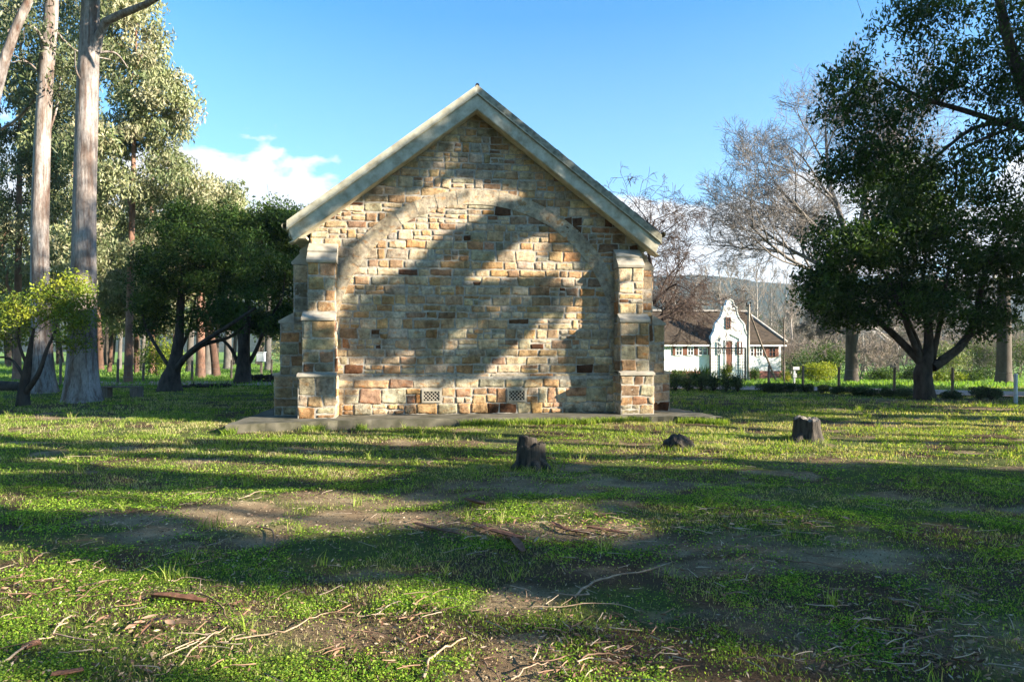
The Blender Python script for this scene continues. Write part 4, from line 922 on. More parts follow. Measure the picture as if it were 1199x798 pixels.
# wire fence along the road
fp = [(940, 30.0), (982, 26.6), (1047, 25.6), (1115, 24.6)]
fence = thing('wire_fence', 'low wire fence on short dark posts along the gravel road', 'fence', gpt(982, 26.6)); o = np.array(fence.location)
tops = []
for px, d in fp+[(1260, 21.5), (900, 31.5)]:
    q = gpt(px, d)-o; mb = MB(); mb.tube([q-(0, 0, 0.1), q+(0, 0, 0.5), q+(0.01, 0, 0.95)], [0.055, 0.05, 0.047], 9); mb.build('post', M['wood'], fence, smooth=True); tops.append((px, q))
tops.sort(key=lambda a: a[0]); mb = MB()
for (pa, a), (pb, c_) in zip(tops[:-1], tops[1:]):
    for hh in (0.3, 0.55, 0.85): mb.tube([a+(0, 0.05, hh), (a+c_)/2+(0, 0.05, hh-0.03), c_+(0, 0.05, hh)], 0.004, 4)
mb.build('wire', M['wire'], fence)
b = gpt(1189, 20.6); b = G(1189, 472); t = thing('pipe_post', 'pale blue-grey round pipe post standing on the lawn at the right edge', 'post', b)
mb = MB(); hp = 35/F*b[1]; mb.tube([(0, 0, -0.1), (0, 0, hp*0.5), (0, 0, hp)], 0.052, 14); mb.build('shaft', M['galv'], t, smooth=True); mb = MB(); mb.tube([(0, 0, hp-0.002), (0, 0, hp+0.012), (0, 0, hp+0.02)], [0.058, 0.056, 0.001], 14); mb.build('cap', M['galv'], t)
# fence on the left
fence = thing('paddock_fence', 'wire paddock fence on dark wooden posts behind the left trees', 'fence', gpt(140, 33)); o = np.array(fence.location); tops = []
for px, d, hh in [(-30, 31, 1.1), (71, 31, 1.25), (138, 32, 1.2), (168, 33, 1.0), (225, 35, 1.05), (271, 37, 1.1), (318, 39, 1.1), (332, 40, 1.1), (360, 42, 1.1)]:
    q = gpt(px, d)-o; mb = MB(); mb.tube([q-(0, 0, 0.1), q+(0, 0, 0.5), q+(0.02, 0, hh)], [0.065, 0.06, 0.055], 8); mb.build('post', M['wood'], fence, smooth=True); tops.append(q)
mb = MB()
for a, c_ in zip(tops[:-1], tops[1:]):
    for hh in (0.35, 0.65, 0.95): mb.tube([a+(0, 0.06, hh), (a+c_)/2+(0, 0.06, hh-0.03), c_+(0, 0.06, hh)], 0.006, 4)
mb.build('wire', M['wire'], fence)
# plank bench under the gums
b = gpt(142, 22.8); t = thing('plank_bench', 'low dark plank bench resting on two blocks beside the thick gum trunk', 'bench', b)
mb = MB(); mb.box((0, 0, 0.36), (1.35, 0.26, 0.05)); mb.build('seat', M['wood'], t)
for s in (-1, 1): mb = MB(); mb.box((s*0.52, 0, 0.155), (0.30, 0.3, 0.33)); mb.build('leg', M['wood'], t)
# white hive-like box and far notice board
b = gpt(306, 46); t = thing('meter_box', 'pale grey box on a post in the sunlit paddock beside the church', 'box', b)
mb = MB(); mb.box((0, 0, 0.4), (0.12, 0.12, 0.9)); mb.build('post', M['wood'], t); mb = MB(); mb.box((0, -0.02, 1.15), (0.5, 0.35, 0.6)); mb.box((0, -0.02, 1.47), (0.58, 0.42, 0.04)); mb.build('cabinet', M['galv'], t)
# log and low rubble wall
b = gpt(2, 26.5); t = thing('fallen_log', 'dark fallen log lying in the grass at the left edge', 'log', b)
mb = MB(); mb.tube(curve((-1.4, 0, 0.2), (0.9, 0.3, 0.16), 0.03, 10, 0.05), np.linspace(0.24, 0.17, 10)*(1+0.1*rng.normal(size=10)), 12); mb.build('log_body', M['bark'], t, smooth=True)
def rock_mesh(r, seed, sq=(1, 1, 0.7)):
    n, m_ = 9, 14; V = []
    for i in range(n+1):
        th = math.pi*i/n
        for j in range(m_):
            ph = 2*math.pi*j/m_; v = np.array([math.sin(th)*math.cos(ph), math.sin(th)*math.sin(ph), math.cos(th)])
            q = 0.75+0.5*float(vnoise(v[0]*1.6+seed, v[1]*1.6+v[2]*1.9, seed)); V.append(v*r*q*np.array(sq))
    Q = [[i*m_+j, (i+1)*m_+j, (i+1)*m_+(j+1) % m_, i*m_+(j+1) % m_] for i in range(n) for j in range(m_)]
    return np.array(V), Q
bw = gpt(312, 33.5); mb = MB(); k = 0
for px in np.arange(-1.0, 1.25, 0.26):
    for r_ in range(2):
        V, Q = rock_mesh(0.17, k, (1.1, 1, 0.75)); mb.add(V+np.array([px+rng.uniform(-.04, .04), rng.uniform(-.06, .06), 0.1+r_*0.2]), Q, (0.8+0.3*rng.random(),)*3); k += 1
o_ = mb.build('rubble_wall', M['bark'], None, True); o_.location = tuple(bw); tag(o_, 'low dark rubble wall in shade between the multi-stemmed tree and the church', 'wall')
bw = gpt(238, 29.5); mb = MB()
for i in range(11):
    V, Q = rock_mesh(rng.uniform(0.1, 0.19), i+40, (1.2, 1, 0.6)); mb.add(V+np.array([rng.uniform(-1, 1.1), rng.uniform(-.5, .5), 0.06]), Q)
for i in range(14): 
    p = np.array([rng.uniform(-1.1, 1.1), rng.uniform(-.5, .5), 0.1]); mb.tube(curve(p, p+rng.normal(size=3)*[0.5, 0.3, 0.12], 0.1, 5), np.linspace(0.03, 0.01, 5), 5)
o_ = mb.build('rubble_heap', M['bark'], None, True); o_.location = tuple(bw); tag(o_, 'heap of stones and cut branches behind the arched-limbed dark tree', 'heap')

# ------------------------------------------------------------------ shrubs
def shrub(name, label, cat, base, rad, h, n, ls, pal, group=None, spiky=False, mat='leaf', stems=8, bumps=7):
    base = np.array(base, float); root = thing(name, label, cat, base, 0, group); st = MB(); cr = MB()
    for i in range(stems):
        a = rng.uniform(0, 6.28); e_ = (math.cos(a)*rad[0]*0.6*rng.random(), math.sin(a)*rad[1]*0.6*rng.random(), h*0.75)
        st.tube(curve((0, 0, -0.03), e_, 0.15, 5), np.linspace(0.02, 0.006, 5), 4)
    st.build('stem', M['bark'], root)
    if spiky:
        for i in range(n):
            a = rng.uniform(0, 6.28); el = rng.uniform(0.3, 1.4); L = h*rng.uniform(0.7, 1.15); p0 = np.array([rng.normal()*rad[0]*0.35, rng.normal()*rad[1]*0.35, 0.02])
            d_ = np.array([math.cos(a)*math.cos(el), math.sin(a)*math.cos(el), math.sin(el)]); s_ = np.array([-math.sin(a), math.cos(a), 0])*0.022
            p1 = p0+d_*L*0.6; p2 = p0+d_*L+np.array([0, 0, -0.12*L]); c_ = pick_cols(pal, 1)[0]
            cr.add([p0-s_, p0+s_, p1+s_, p1-s_, p2+s_*0.1, p2-s_*0.1], [[0, 1, 2, 3], [3, 2, 4, 5]], c_)
    else:
        per = n//bumps
        for i in range(bumps):
            a = rng.uniform(0, 6.28); q = rng.random()**0.5*0.6; c_ = np.array([math.cos(a)*rad[0]*q, math.sin(a)*rad[1]*q, h*rng.uniform(0.3, 0.65)])
            r_ = np.array([rad[0]*0.5, rad[1]*0.5, h*0.4])*rng.uniform(0.8, 1.15); leaves(cr, clump_pts(c_, r_, per), ls, pick_cols(pal, per)*0.65+pick_cols(pal, 1, .25)*0.35, 0.4, -0.25)
    cr.build('foliage', M[mat], root); return root
LAV = [(0.055, 0.085, 0.045), (0.08, 0.115, 0.06), (0.11, 0.15, 0.08), (0.05, 0.075, 0.03)]
hedge = [(791, 27.2), (806, 27.0), (821, 26.9), (836, 26.9), (850, 26.8), (864, 26.8), (895, 26.6), (910, 26.3), (926, 26.0), (943, 25.6), (962, 25.1), (981, 24.7), (1000, 24.3), (1020, 24.0), (1041, 23.7), (1061, 23.4), (1115, 22.6), (1147, 22.2), (1160, 22.0)]
for i, (px, d) in enumerate(hedge):
    hgt = 0.78 if i < 6 else (0.4 if i < 10 else 0.36)
    if i >= 17: hgt = 0.46
    shrub('lavender_bush', 'grey-green lavender bush in the low hedge at the far edge of the lawn', 'bush', gpt(px, d), (0.42, 0.36), hgt, 2400, 0.055, LAV, 'lavender bushes along the lawn edge')
shrub('yucca_clump', 'spiky strap-leaved clump left of the trellis', 'plant', gpt(819, 38), (0.9, 0.6), 1.15, 220, 0.1, MIDL, spiky=True)
shrub('garden_bush', 'dark rounded bush below the left windows of the white house', 'bush', gpt(797, 37), (0.9, 0.7), 0.85, 1800, 0.10, DARKL+MIDL)
shrub('climbing_plant', 'leafy climber growing up the middle of the trellis', 'plant', gpt(851, 40.6), (0.65, 0.3), 1.15, 1200, 0.10, MIDL+YELL)
shrub('garden_bush', 'small olive bush between trellis and leaning stay pole', 'bush', gpt(885, 42), (0.45, 0.4), 1.0, 900, 0.10, MIDL)
shrub('garden_bush', 'bright yellow-green bush beside the little white sign', 'bush', gpt(956, 35), (1.35, 0.9), 1.15, 4200, 0.10, YELL)
shrub('garden_bush', 'low golden flowering bush left of the little white sign', 'bush', gpt(922, 37), (0.5, 0.5), 0.8, 900, 0.09, YELL+[(0.5, 0.33, 0.05)])
shrub('young_tree_bush', 'tall green shrub against the pale boughs left of the grey trunk', 'bush', gpt(972, 44), (1.5, 1.2), 2.9, 3800, 0.13, MIDL+DARKL, bumps=12)
shrub('young_tree_bush', 'feathery grey-green shrub right of the white house corner', 'bush', gpt(938, 52), (1.9, 1.2), 2.7, 3200, 0.14, MIDL+LAV, bumps=12)
shrub('garden_bush', 'low spreading green bush right of the grey bare trunk', 'bush', gpt(1027, 42), (1.5, 0.9), 1.0, 3000, 0.11, MIDL)
shrub('garden_bush', 'broad leafy bush left of the evergreen trunk beyond the road', 'bush', gpt(1060, 44), (1.6, 1.0), 1.2, 3000, 0.12, DARKL+MIDL)
shrub('garden_bush', 'patch of broad-leaved plants right of the evergreen trunk', 'bush', gpt(1108, 37), (1.4, 0.9), 0.85, 2800, 0.12, MIDL+YELL)
shrub('garden_bush', 'dark low bush beyond the road left of the grey trunk by the pipe post', 'bush', gpt(1140, 40), (1.4, 0.9), 1.0, 2800, 0.12, DARKL+MIDL)
shrub('young_tree_bush', 'tall pale feathery shrub right of the evergreen trunk', 'bush', gpt(1112, 50), (2.3, 1.4), 3.3, 4600, 0.14, GUMP+MIDL, bumps=14)
shrub('young_tree_bush', 'olive green thicket left of the grey trunk by the pipe post', 'bush', gpt(1148, 56), (2.4, 1.4), 3.6, 4600, 0.15, GUM+MIDL, bumps=14)
shrub('young_tree_bush', 'green thicket at the right edge beyond the road', 'bush', gpt(1205, 45), (2.2, 1.4), 3.2, 4200, 0.14, GUM+MIDL, bumps=14)
shrub('garden_bush', 'sunlit green shrub in the grove behind the forked dark tree', 'bush', gpt(185, 42), (1.9, 1.2), 2.6, 4200, 0.14, MIDL+YELL, bumps=12)
shrub('young_tree_bush', 'pale straggling shrub in the sunlit paddock close to the church wall', 'bush', gpt(336, 60), (2.2, 1.2), 3.8, 3000, 0.15, GUMP+[(0.3, 0.22, 0.15)], bumps=12)

# ------------------------------------------------------------------ stumps
def stump(label, px, py, wpx, hpx, kind):
    b = G(px, py); s = b[1]/F; b[2] = float(gz2(b[0], b[1])); r = wpx*s/2; h = hpx*s
    t = thing('tree_stump', label, 'stump', b, 0, 'old stumps on the lawn')
    n, m_ = 22, 44; an = np.arange(m_)/m_*2*np.pi; V = []
    for i in range(n+1):
        f = i/n
        if kind == 'dome': rad = r*math.sqrt(max(0.0, 1-(f*0.97)**2.4))*(1+0.35*(vnoise(an*2.2, an*0+f*5, 77)-0.5))
        else: rad = r*(0.74+0.26*math.exp(-f*4.5))*(1-0.10*f)
        rr = rad*(1+0.16*(vnoise(np.cos(an)*2.6+px, np.sin(an)*2.6+f*0.5, int(px))-0.5)*2+0.10*(vnoise(an*6, an*0+f*1.2, int(px)+1)-0.5)*2)+0.02*math.exp(-f*7)
        zz = h*f+0.10*h*(vnoise(np.cos(an)*1.7, np.sin(an)*1.7, int(px)+4)-0.5)*2*f**2+0.22*h*(vnoise(np.cos(an)*5, np.sin(an)*5, int(px)+6)-0.5)*f**3
        V.append(np.column_stack([rr*np.cos(an), rr*np.sin(an)*0.95, zz-0.03]))
    body_h = V[-1][:, 2].mean()
    V = np.vstack(V); Q = [[i*m_+j, i*m_+(j+1) % m_, (i+1)*m_+(j+1) % m_, (i+1)*m_+j] for i in range(n) for j in range(m_)]
    MB().add(V, Q).build('charred_side', M['char'], t, smooth=True)
    last = V[-m_:]; W = []
    for kk, q in enumerate((1.0, 0.93, 0.8, 0.6, 0.4, 0.2, 0.02)):
        c0 = last.mean(0); p = c0+(last-c0)*q; p[:, 2] = last[:, 2]*(q)+c0[2]*(1-q)+0.06*h*4*(vnoise(p[:, 0]*22, p[:, 1]*22, 9)-0.5)*(kk > 0)*0.6
        if kind == 'cut': p[:, 2] += 0.05*h*(q < 0.9)
        W.append(p)
    W = np.vstack(W); Q = [[i*m_+j, i*m_+(j+1) % m_, (i+1)*m_+(j+1) % m_, (i+1)*m_+j] for i in range(6) for j in range(m_)]
    MB().add(W, Q).build('top', M['oldwood'] if kind == 'cut' else M['char'], t, smooth=True)
    if kind == 'block':
        n2, m2 = 8, 26; an2 = np.arange(m2)/m2*2*np.pi; V = []
        for i in range(n2+1):
            f = i/n2; rr = r*0.50*(1-0.14*f)*(1+0.25*(vnoise(np.cos(an2)*2+3, np.sin(an2)*2, 12)-0.5))
            if i == n2: rr = rr*0.02
            V.append(np.column_stack([-0.16*r+rr*np.cos(an2), rr*np.sin(an2), np.full(m2, body_h-0.04+min(f, 0.88)*h*0.46)+0.02*np.cos(an2+2.5)*f]))
        V = np.vstack(V); Q = [[i*m2+j, i*m2+(j+1) % m2, (i+1)*m2+(j+1) % m2, (i+1)*m2+j] for i in range(n2) for j in range(m2)]
        MB().add(V, Q).build('upper_block', M['char'], t, smooth=True)
    # surface roots
    for a in rng.uniform(0, 6.28, 5):
        mb = MB(); mb.tube([(math.cos(a)*r*0.55, math.sin(a)*r*0.55, h*0.22), (math.cos(a)*r*0.95, math.sin(a)*r*0.95, 0.03), (math.cos(a)*r*1.35, math.sin(a)*r*1.35, -0.05)], [0.09*r/0.3, 0.06*r/0.3, 0.02], 8); mb.build('root', M['char'], t, smooth=True)
stump('black charred stump with a raised block on top, nearest of the three stumps', 622, 550, 46, 31, 'block')
stump('small rounded rotten stump between the other two', 793, 525, 34, 19, 'dome')
stump('wide stump with pale weathered top, farthest to the right', 945, 515, 42, 27, 'cut')

# ------------------------------------------------------------------ fallen sticks, bark and leaves
def stick(label, pts_px, r, col=(1, 1, 1), side=(), group='sticks fallen on the lawn', nm='fallen_stick'):
    r = r*0.85
    p = [G(x, y) for x, y in pts_px]; base = p[0].copy()
    q = np.array(p); q[:, 2] = gz2(q[:, 0], q[:, 1])+0.022; q = smooth_poly(q, 14); q = q+rng.normal(size=q.shape)*np.array([0.003, 0.003, 0.002]); q[4:10, 2] += 0.012
    t = MB(); t.tube(q-base, np.linspace(r, r*0.5, 14)*0.78*(1+0.06*rng.normal(size=14)), 7, col)
    for sp in side:
        s = np.array([G(x, y) for x, y in sp]); s[:, 2] = gz2(s[:, 0], s[:, 1])+0.03; s = smooth_poly(s, 8); t.tube(s-base, np.linspace(r*0.6, r*0.3, 8), 6, col)
    o = t.build(nm, M['stick'], None, True); o.location = tuple(base); tag(o, label, 'stick', group); return o
S1 = (0.72, 0.66, 0.6); S2 = (0.5, 0.38, 0.31); S3 = (0.95, 0.84, 0.72)
stick('pale curved forked stick at the lower left corner', [(-6, 782), (20, 770), (45, 752), (65, 744)], 0.011, S3, [[(65, 744), (90, 750), (110, 754)], [(62, 745), (68, 736), (80, 732)]])
stick('short straight stick crossing the left edge above the forked one', [(-5, 731), (20, 728), (42, 723)], 0.006, S2)
stick('long bent stick with reddish knobbly end left of centre foreground', [(195, 690), (235, 697), (258, 710), (266, 722), (276, 731)], 0.009, S2)
stick('thin straight stick lying flat above the bent one', [(200, 681), (220, 678), (250, 678)], 0.006, S1, [[(235, 679), (234, 695)], [(214, 679), (202, 664)]])
stick('slender slanting stick with a dark tip on the grass at left', [(88, 705), (110, 690), (137, 674)], 0.005, S2)
stick('pale crooked twig pair in bright grass near the bottom left', [(210, 782), (225, 765), (250, 746), (268, 733)], 0.008, S3, [[(205, 763), (225, 755), (245, 748)]])
stick('wavy pale stick right of the crooked twig pair', [(275, 750), (310, 746), (335, 745), (355, 733), (372, 720), (385, 717)], 0.007, S3)
stick('curved reddish stick on the edge of the bare soil', [(300, 617), (316, 620), (321, 632), (314, 650), (302, 660)], 0.012, S2)
stick('thin stick on shaded grass left of the curved reddish stick', [(231, 642), (255, 638), (277, 625)], 0.007, S1)
stick('pale arched stick on the bare soil nearer the church', [(286, 585), (300, 580), (320, 580), (331, 584)], 0.010, S1)
stick('thick straight stick with cut end in the foreground centre', [(496, 802), (502, 782), (520, 765), (545, 750)], 0.012, S3)
stick('long pale twig lying parallel to the church in the right foreground', [(625, 713), (660, 715), (700, 712), (735, 712), (755, 718)], 0.006, S3)
stick('long bent branch pointing right in the shaded grass', [(672, 702), (690, 688), (715, 679), (745, 673), (785, 659)], 0.013, S1, [[(690, 700), (668, 701), (646, 697)]])
stick('thin forked twig at the bottom edge right of the thick stick', [(566, 776), (580, 795), (590, 806)], 0.007, S2, [[(566, 776), (575, 772), (594, 772)]])
stick('smooth slender twig curving to the bottom edge in the centre', [(598, 798), (620, 786), (642, 779)], 0.006, S3)
stick('brown twig with torn bark at the bottom right of centre', [(668, 790), (685, 775), (710, 771), (735, 772)], 0.009, S2)
stick('long dark curved branch on bare soil at right', [(905, 656), (950, 664), (980, 671), (1015, 673)], 0.010, S2)
stick('crooked grey twig in deep shade at right', [(1040, 705), (1060, 710), (1075, 716), (1083, 724)], 0.009, S1)
stick('short forked twig in deep shade at the bottom right', [(1055, 768), (1060, 757), (1072, 753)], 0.008, S1)
stick('little bent twig in the shade left of the crooked grey one', [(990, 740), (1005, 733), (1015, 718)], 0.006, S2)
stick('pale twig in sunlight at the right bottom edge of the bright grass', [(862, 776), (885, 778), (905, 781)], 0.007, S2)
stick('thin pale stick lying left of the soil patch in the sun', [(168, 618), (185, 612), (208, 606)], 0.006, S1)
stick('short pale arched twig on the shaded grass at left', [(129, 616), (140, 614), (150, 618), (154, 622)], 0.009, S3)
stick('slim twig slanting in the left foreground', [(20, 620), (26, 614), (30, 609)], 0.007, S1)
stick('short stick in deep shade behind the bent branch', [(658, 665), (664, 675), (670, 681)], 0.007, S2)
stick('thin broken stick in the left centre foreground', [(438, 722), (455, 712), (468, 708), (476, 711)], 0.008, S1, [[(455, 712), (440, 716)]])
stick('dull twig lying low at the left bottom', [(68, 733), (80, 727), (88, 722)], 0.009, S1)

def strip(label, pts_px, w, curl=0.5, group='fallen bark strips'):
    p = np.array([G(x, y) for x, y in pts_px]); base = p[0].copy(); p[:, 2] = gz2(p[:, 0], p[:, 1])+0.015; p = smooth_poly(p, 12)-base
    tn = np.gradient(p, axis=0); tn /= np.linalg.norm(tn, axis=1, keepdims=True); sd = np.cross(tn, [0, 0, 1.]); k = 7; V = []
    for i in range(12):
        ww = w*(0.55+0.45*math.sin(math.pi*(i+1)/13))*(1+0.2*rng.normal()*0.5)
        for sgn, off in ((1, 0.0), (-1, -0.006)):
            for j in range(k):
                a = (j/(k-1)-0.5)*2; a = a if sgn > 0 else -a
                V.append(p[i]+sd[i]*ww/2*a+np.array([0, 0, 0.02+curl*ww*0.45*a*a+off+0.004*rng.normal()*0.4]))
    m_ = 2*k; Q = [[i*m_+j, i*m_+(j+1) % m_, (i+1)*m_+(j+1) % m_, (i+1)*m_+j] for i in range(11) for j in range(m_)]
    o = MB().add(V, Q).build('bark_strip', M['strip'], None, True); o.location = tuple(base); tag(o, label, 'bark', group)
strip('long reddish bark strip lying across the soil in the centre', [(552, 615), (575, 622), (600, 628), (615, 630)], 0.07)
strip('dark bark piece poking down from the long reddish strip', [(598, 628), (606, 640), (612, 650)], 0.07)
strip('wide dark bark slab under the flat sticks at left', [(178, 700), (205, 703), (240, 706)], 0.055, 0.8)
strip('broken bark piece right of the long reddish strip', [(645, 612), (662, 620), (690, 624)], 0.05)
strip('narrow bark ribbon ending at the right of the bark litter', [(688, 618), (710, 622), (735, 626)], 0.05)
strip('thin dark bark piece on soil left of the long strip', [(485, 612), (510, 620), (538, 626)], 0.045)
strip('curled bark scrap on soil above the long strip', [(545, 588), (556, 592), (568, 594)], 0.06, 0.9)
strip('dark bark sliver at the bottom left edge', [(28, 765), (38, 760), (48, 757)], 0.05, 0.8)
strip('flat brown bark scrap near the bottom edge at left', [(60, 798), (80, 795), (98, 790)], 0.04)
# clusters of big brown leaves
def leafcluster(label, px, py, n, spread, L):
    b = G(px, py); b[2] = float(gz2(b[0], b[1])); T_ = thing('leaf_cluster', label, 'leaves', b, 0, 'clusters of dry leaves')
    for i in range(n):
        t = MB()
        a = rng.uniform(0, 6.28); c = np.array([rng.normal()*spread, rng.normal()*spread*0.8, 0.035+0.02*rng.random()]); d_ = np.array([math.cos(a), math.sin(a), rng.uniform(-.1, .45)]); s_ = np.array([-math.sin(a), math.cos(a), rng.uniform(-.4, .4)])
        l = L*rng.uniform(0.75, 1.2); w = l*0.19; ks = np.linspace(0, 1, 8); V = []
        for q in ks:
            ww = w*math.sin(math.pi*min(q*0.95+0.03, 1))**0.8; cc = c+d_*(q-0.5)*l+np.array([0, 0, 0.25*l*(q-0.5)**2])
            V += [cc-s_*ww+(0, 0, ww*0.5), cc-(0, 0, 0.001), cc+s_*ww+(0, 0, ww*0.5)]
        col = np.array([(0.36, 0.2, 0.13), (0.42, 0.27, 0.18), (0.28, 0.14, 0.09)][i % 3])*rng.uniform(0.8, 1.1)
        t.add(V, [[k*3+j, k*3+j+1, k*3+j+4, k*3+j+3] for k in range(7) for j in range(2)], col); t.build('leaf', M['litter'], T_, True)
leafcluster('cluster of long pinkish-brown dry leaves in the left foreground', 177, 735, 9, 0.045, 0.085)
leafcluster('small group of curled brown leaves left of the larger leaf cluster', 121, 731, 5, 0.03, 0.06)
leafcluster('two dry tan leaves on the bare soil at right', 848, 622, 3, 0.05, 0.08)
leafcluster('few rust-red leaves near the reddish bark strip', 640, 618, 8, 0.3, 0.08)
leafcluster('scattered pale brown leaves in the shaded soil at far right', 935, 615, 8, 0.25, 0.08)

# leaf litter
def scatter(n, d0, d1, wid=0.83, power=1.0):
    d = np.exp(rng.uniform(math.log(d0), math.log(d1), n)) if power == 0 else np.sqrt(rng.uniform(d0*d0, d1*d1, n))
    x = rng.uniform(-1, 1, n)*wid*(d+0.8); return x, d
def out_church(x, y):
    u = (x-CX)*UX[0]+(y-CY)*UX[1]; v = (x-CX)*NX[0]+(y-CY)*NX[1]
    front = np.interp(u, [-5.1, -5.06, -3.0, 0, 3.2, 4.3, 5.18, 5.22], [-9, 1.77, 1.17, 1.04, 1.04, 1.3, 1.54, -9])
    return ~((u > -5.1) & (u < 5.2) & (v < front))
lit = MB()
x, y = scatter(22000, 2.7, 14, 0.83, 0); k = out_church(x, y) & (fbm(x*0.9, y*0.9, 77, 4)+0.25*rng.random(len(x)) > 0.56); x, y = x[k], y[k]
leaves(lit, np.column_stack([x, y, gz2(x, y)+0.016+0.012*rng.random(len(x))]), 0.033, pick_cols([(0.25, 0.15, 0.10), (0.34, 0.24, 0.16), (0.15, 0.09, 0.06), (0.42, 0.33, 0.24), (0.09, 0.055, 0.04)], len(x), 0.25), 0.32, 0, 0.8)
x, y = scatter(60000, 2.7, 11, 0.83, 0); k = out_church(x, y) & (rng.random(len(x)) < 0.15+soilmask(x, y)); x, y = x[k], y[k]
leaves(lit, np.column_stack([x, y, gz2(x, y)+0.004+0.006*rng.random(len(x))]), 0.016, pick_cols([(0.2, 0.14, 0.09), (0.33, 0.25, 0.16), (0.1, 0.07, 0.045), (0.4, 0.31, 0.2), (0.06, 0.04, 0.03)], len(x), 0.25), 0.5, 0, 0.5)
# bark crumbs and twigs round the debris bands
def band(px0, px1, py0, py1, n): 
    px = rng.uniform(px0, px1, n); py = rng.uniform(py0, py1, n); d = EYE*F/(py-410); return (px-599.5)/F*d, d
for bnd in ((560, 760, 602, 632, 420), (480, 560, 605, 632, 120), (790, 960, 600, 632, 330), (780, 900, 640, 700, 160), (950, 1160, 690, 790, 420), (150, 300, 660, 790, 220), (390, 520, 700, 790, 200), (0, 120, 640, 700, 200), (620, 800, 720, 798, 240)):
    x, y = band(*bnd); m_ = len(x)//2
    leaves(lit, np.column_stack([x, y, gz2(x, y)+0.022+0.01*rng.random(len(x))]), 0.042, pick_cols([(0.26, 0.14, 0.09), (0.17, 0.09, 0.06), (0.34, 0.24, 0.16), (0.09, 0.05, 0.035)], len(x), 0.25), 0.3, 0, 0.75)
    for i in range(m_//3):
        a = rng.uniform(0, 6.28); L = rng.uniform(0.05, 0.2); z0 = float(gz2(x[i], y[i]))+0.03; p = np.array([x[i], y[i], z0])
        lit.tube(curve(p, p+np.array([math.cos(a)*L, math.sin(a)*L*0.6, rng.uniform(-.01, .03)]), 0.12, 5), np.linspace(0.004, 0.002, 5), 4, pick_cols([(0.33, 0.2, 0.13), (0.2, 0.12, 0.08), (0.45, 0.35, 0.25)], 1)[0])
x, y = scatter(900, 2.8, 11, 0.82)
for i in range(len(x)):
    a = rng.uniform(0, 6.28); L = rng.uniform(0.05, 0.22); p = np.array([x[i], y[i], float(gz2(x[i], y[i]))+0.035])
    lit.tube(curve(p, p+np.array([math.cos(a)*L, math.sin(a)*L, rng.uniform(-.01, .02)]), 0.12, 5), np.linspace(0.0035, 0.0018, 5), 4, pick_cols([(0.22, 0.15, 0.1), (0.13, 0.08, 0.06), (0.34, 0.27, 0.2)], 1)[0])
tag(lit.build('leaf_litter', M['litter']), 'dry leaves, bark crumbs and twiglets strewn over the lawn', 'leaf litter', kind='stuff')

# ------------------------------------------------------------------ grass
GR = [(0.09, 0.165, 0.018), (0.14, 0.23, 0.026), (0.20, 0.30, 0.04), (0.26, 0.34, 0.07), (0.06, 0.12, 0.014)]
DRY = [(0.42, 0.38, 0.18), (0.5, 0.44, 0.25), (0.30, 0.27, 0.12)]
def blades(mb, x, y, h, w, cols, lean=0.5):
    n = len(x); z = gz2(x, y)-0.004; a = rng.uniform(0, 2*np.pi, n); s = np.stack([np.cos(a), np.sin(a), 0*a], 1)*w[:, None]/2
    b = rng.uniform(0, 2*np.pi, n); ln = rng.uniform(0.1, lean, n)*h; q = np.stack([np.cos(b)*ln, np.sin(b)*ln, 0*b], 1)
    p0 = np.stack([x, y, z], 1); p1 = p0+np.stack([0*x, 0*x, h*0.6], 1)+q*0.35; p2 = p0+np.stack([0*x, 0*x, h], 1)+q
    V = np.stack([p0-s, p0+s, p1+s*0.8, p1-s*0.8, p2+s*0.12, p2-s*0.12], 1).reshape(-1, 3)
    o = np.arange(n)[:, None]*6; Q = np.stack([o+[0, 1, 2, 3], o+[3, 2, 4, 5]], 1).reshape(-1, 4)
    mb.add(V, Q, np.repeat(cols, 6, axis=0))
def gmask(x, y, seed=61):
    s = soilmask(x, y); d = fbm(x*1.3, y*1.3, seed, 4)
    return np.clip(1-s*1.15, 0, 1)*(0.12+0.88*sstep(0.36, 0.54, d))
GR = [tuple(np.array(c)*(1.3, 1.18, 1.2)) for c in GR]
gm = MB()
def zone(n, d0, d1, hr, wr, dryf=0.1, wid=0.83):
    x, y = scatter(n, d0, d1, wid); k = out_church(x, y) & (rng.random(n) < gmask(x, y)); x, y = x[k], y[k]; n = len(x)
    t = fbm(x*0.8, y*0.8, 91, 3); dry = rng.random(n) < dryf+0.6*sstep(0.42, 0.62, fbm(x*0.7, y*1.1, 97, 3))+0.4*soilmask(x, y)
    cols = np.where(dry[:, None], pick_cols(DRY, n), pick_cols(GR, n))*(0.75+0.5*t[:, None])
    hs_ = rng.uniform(*hr, n)*(0.6+0.8*fbm(x*2, y*2, 55, 3)); blades(gm, x, y, hs_, rng.uniform(*wr, n), cols, 0.9)
zone(60000, 2.7, 5.5, (0.01, 0.036), (0.003, 0.006))
zone(105000, 5.5, 10, (0.015, 0.04), (0.004, 0.008))
zone(150000, 10, 17, (0.025, 0.06), (0.006, 0.012))
zone(150000, 17, 30, (0.03, 0.075), (0.012, 0.022), 0.03)
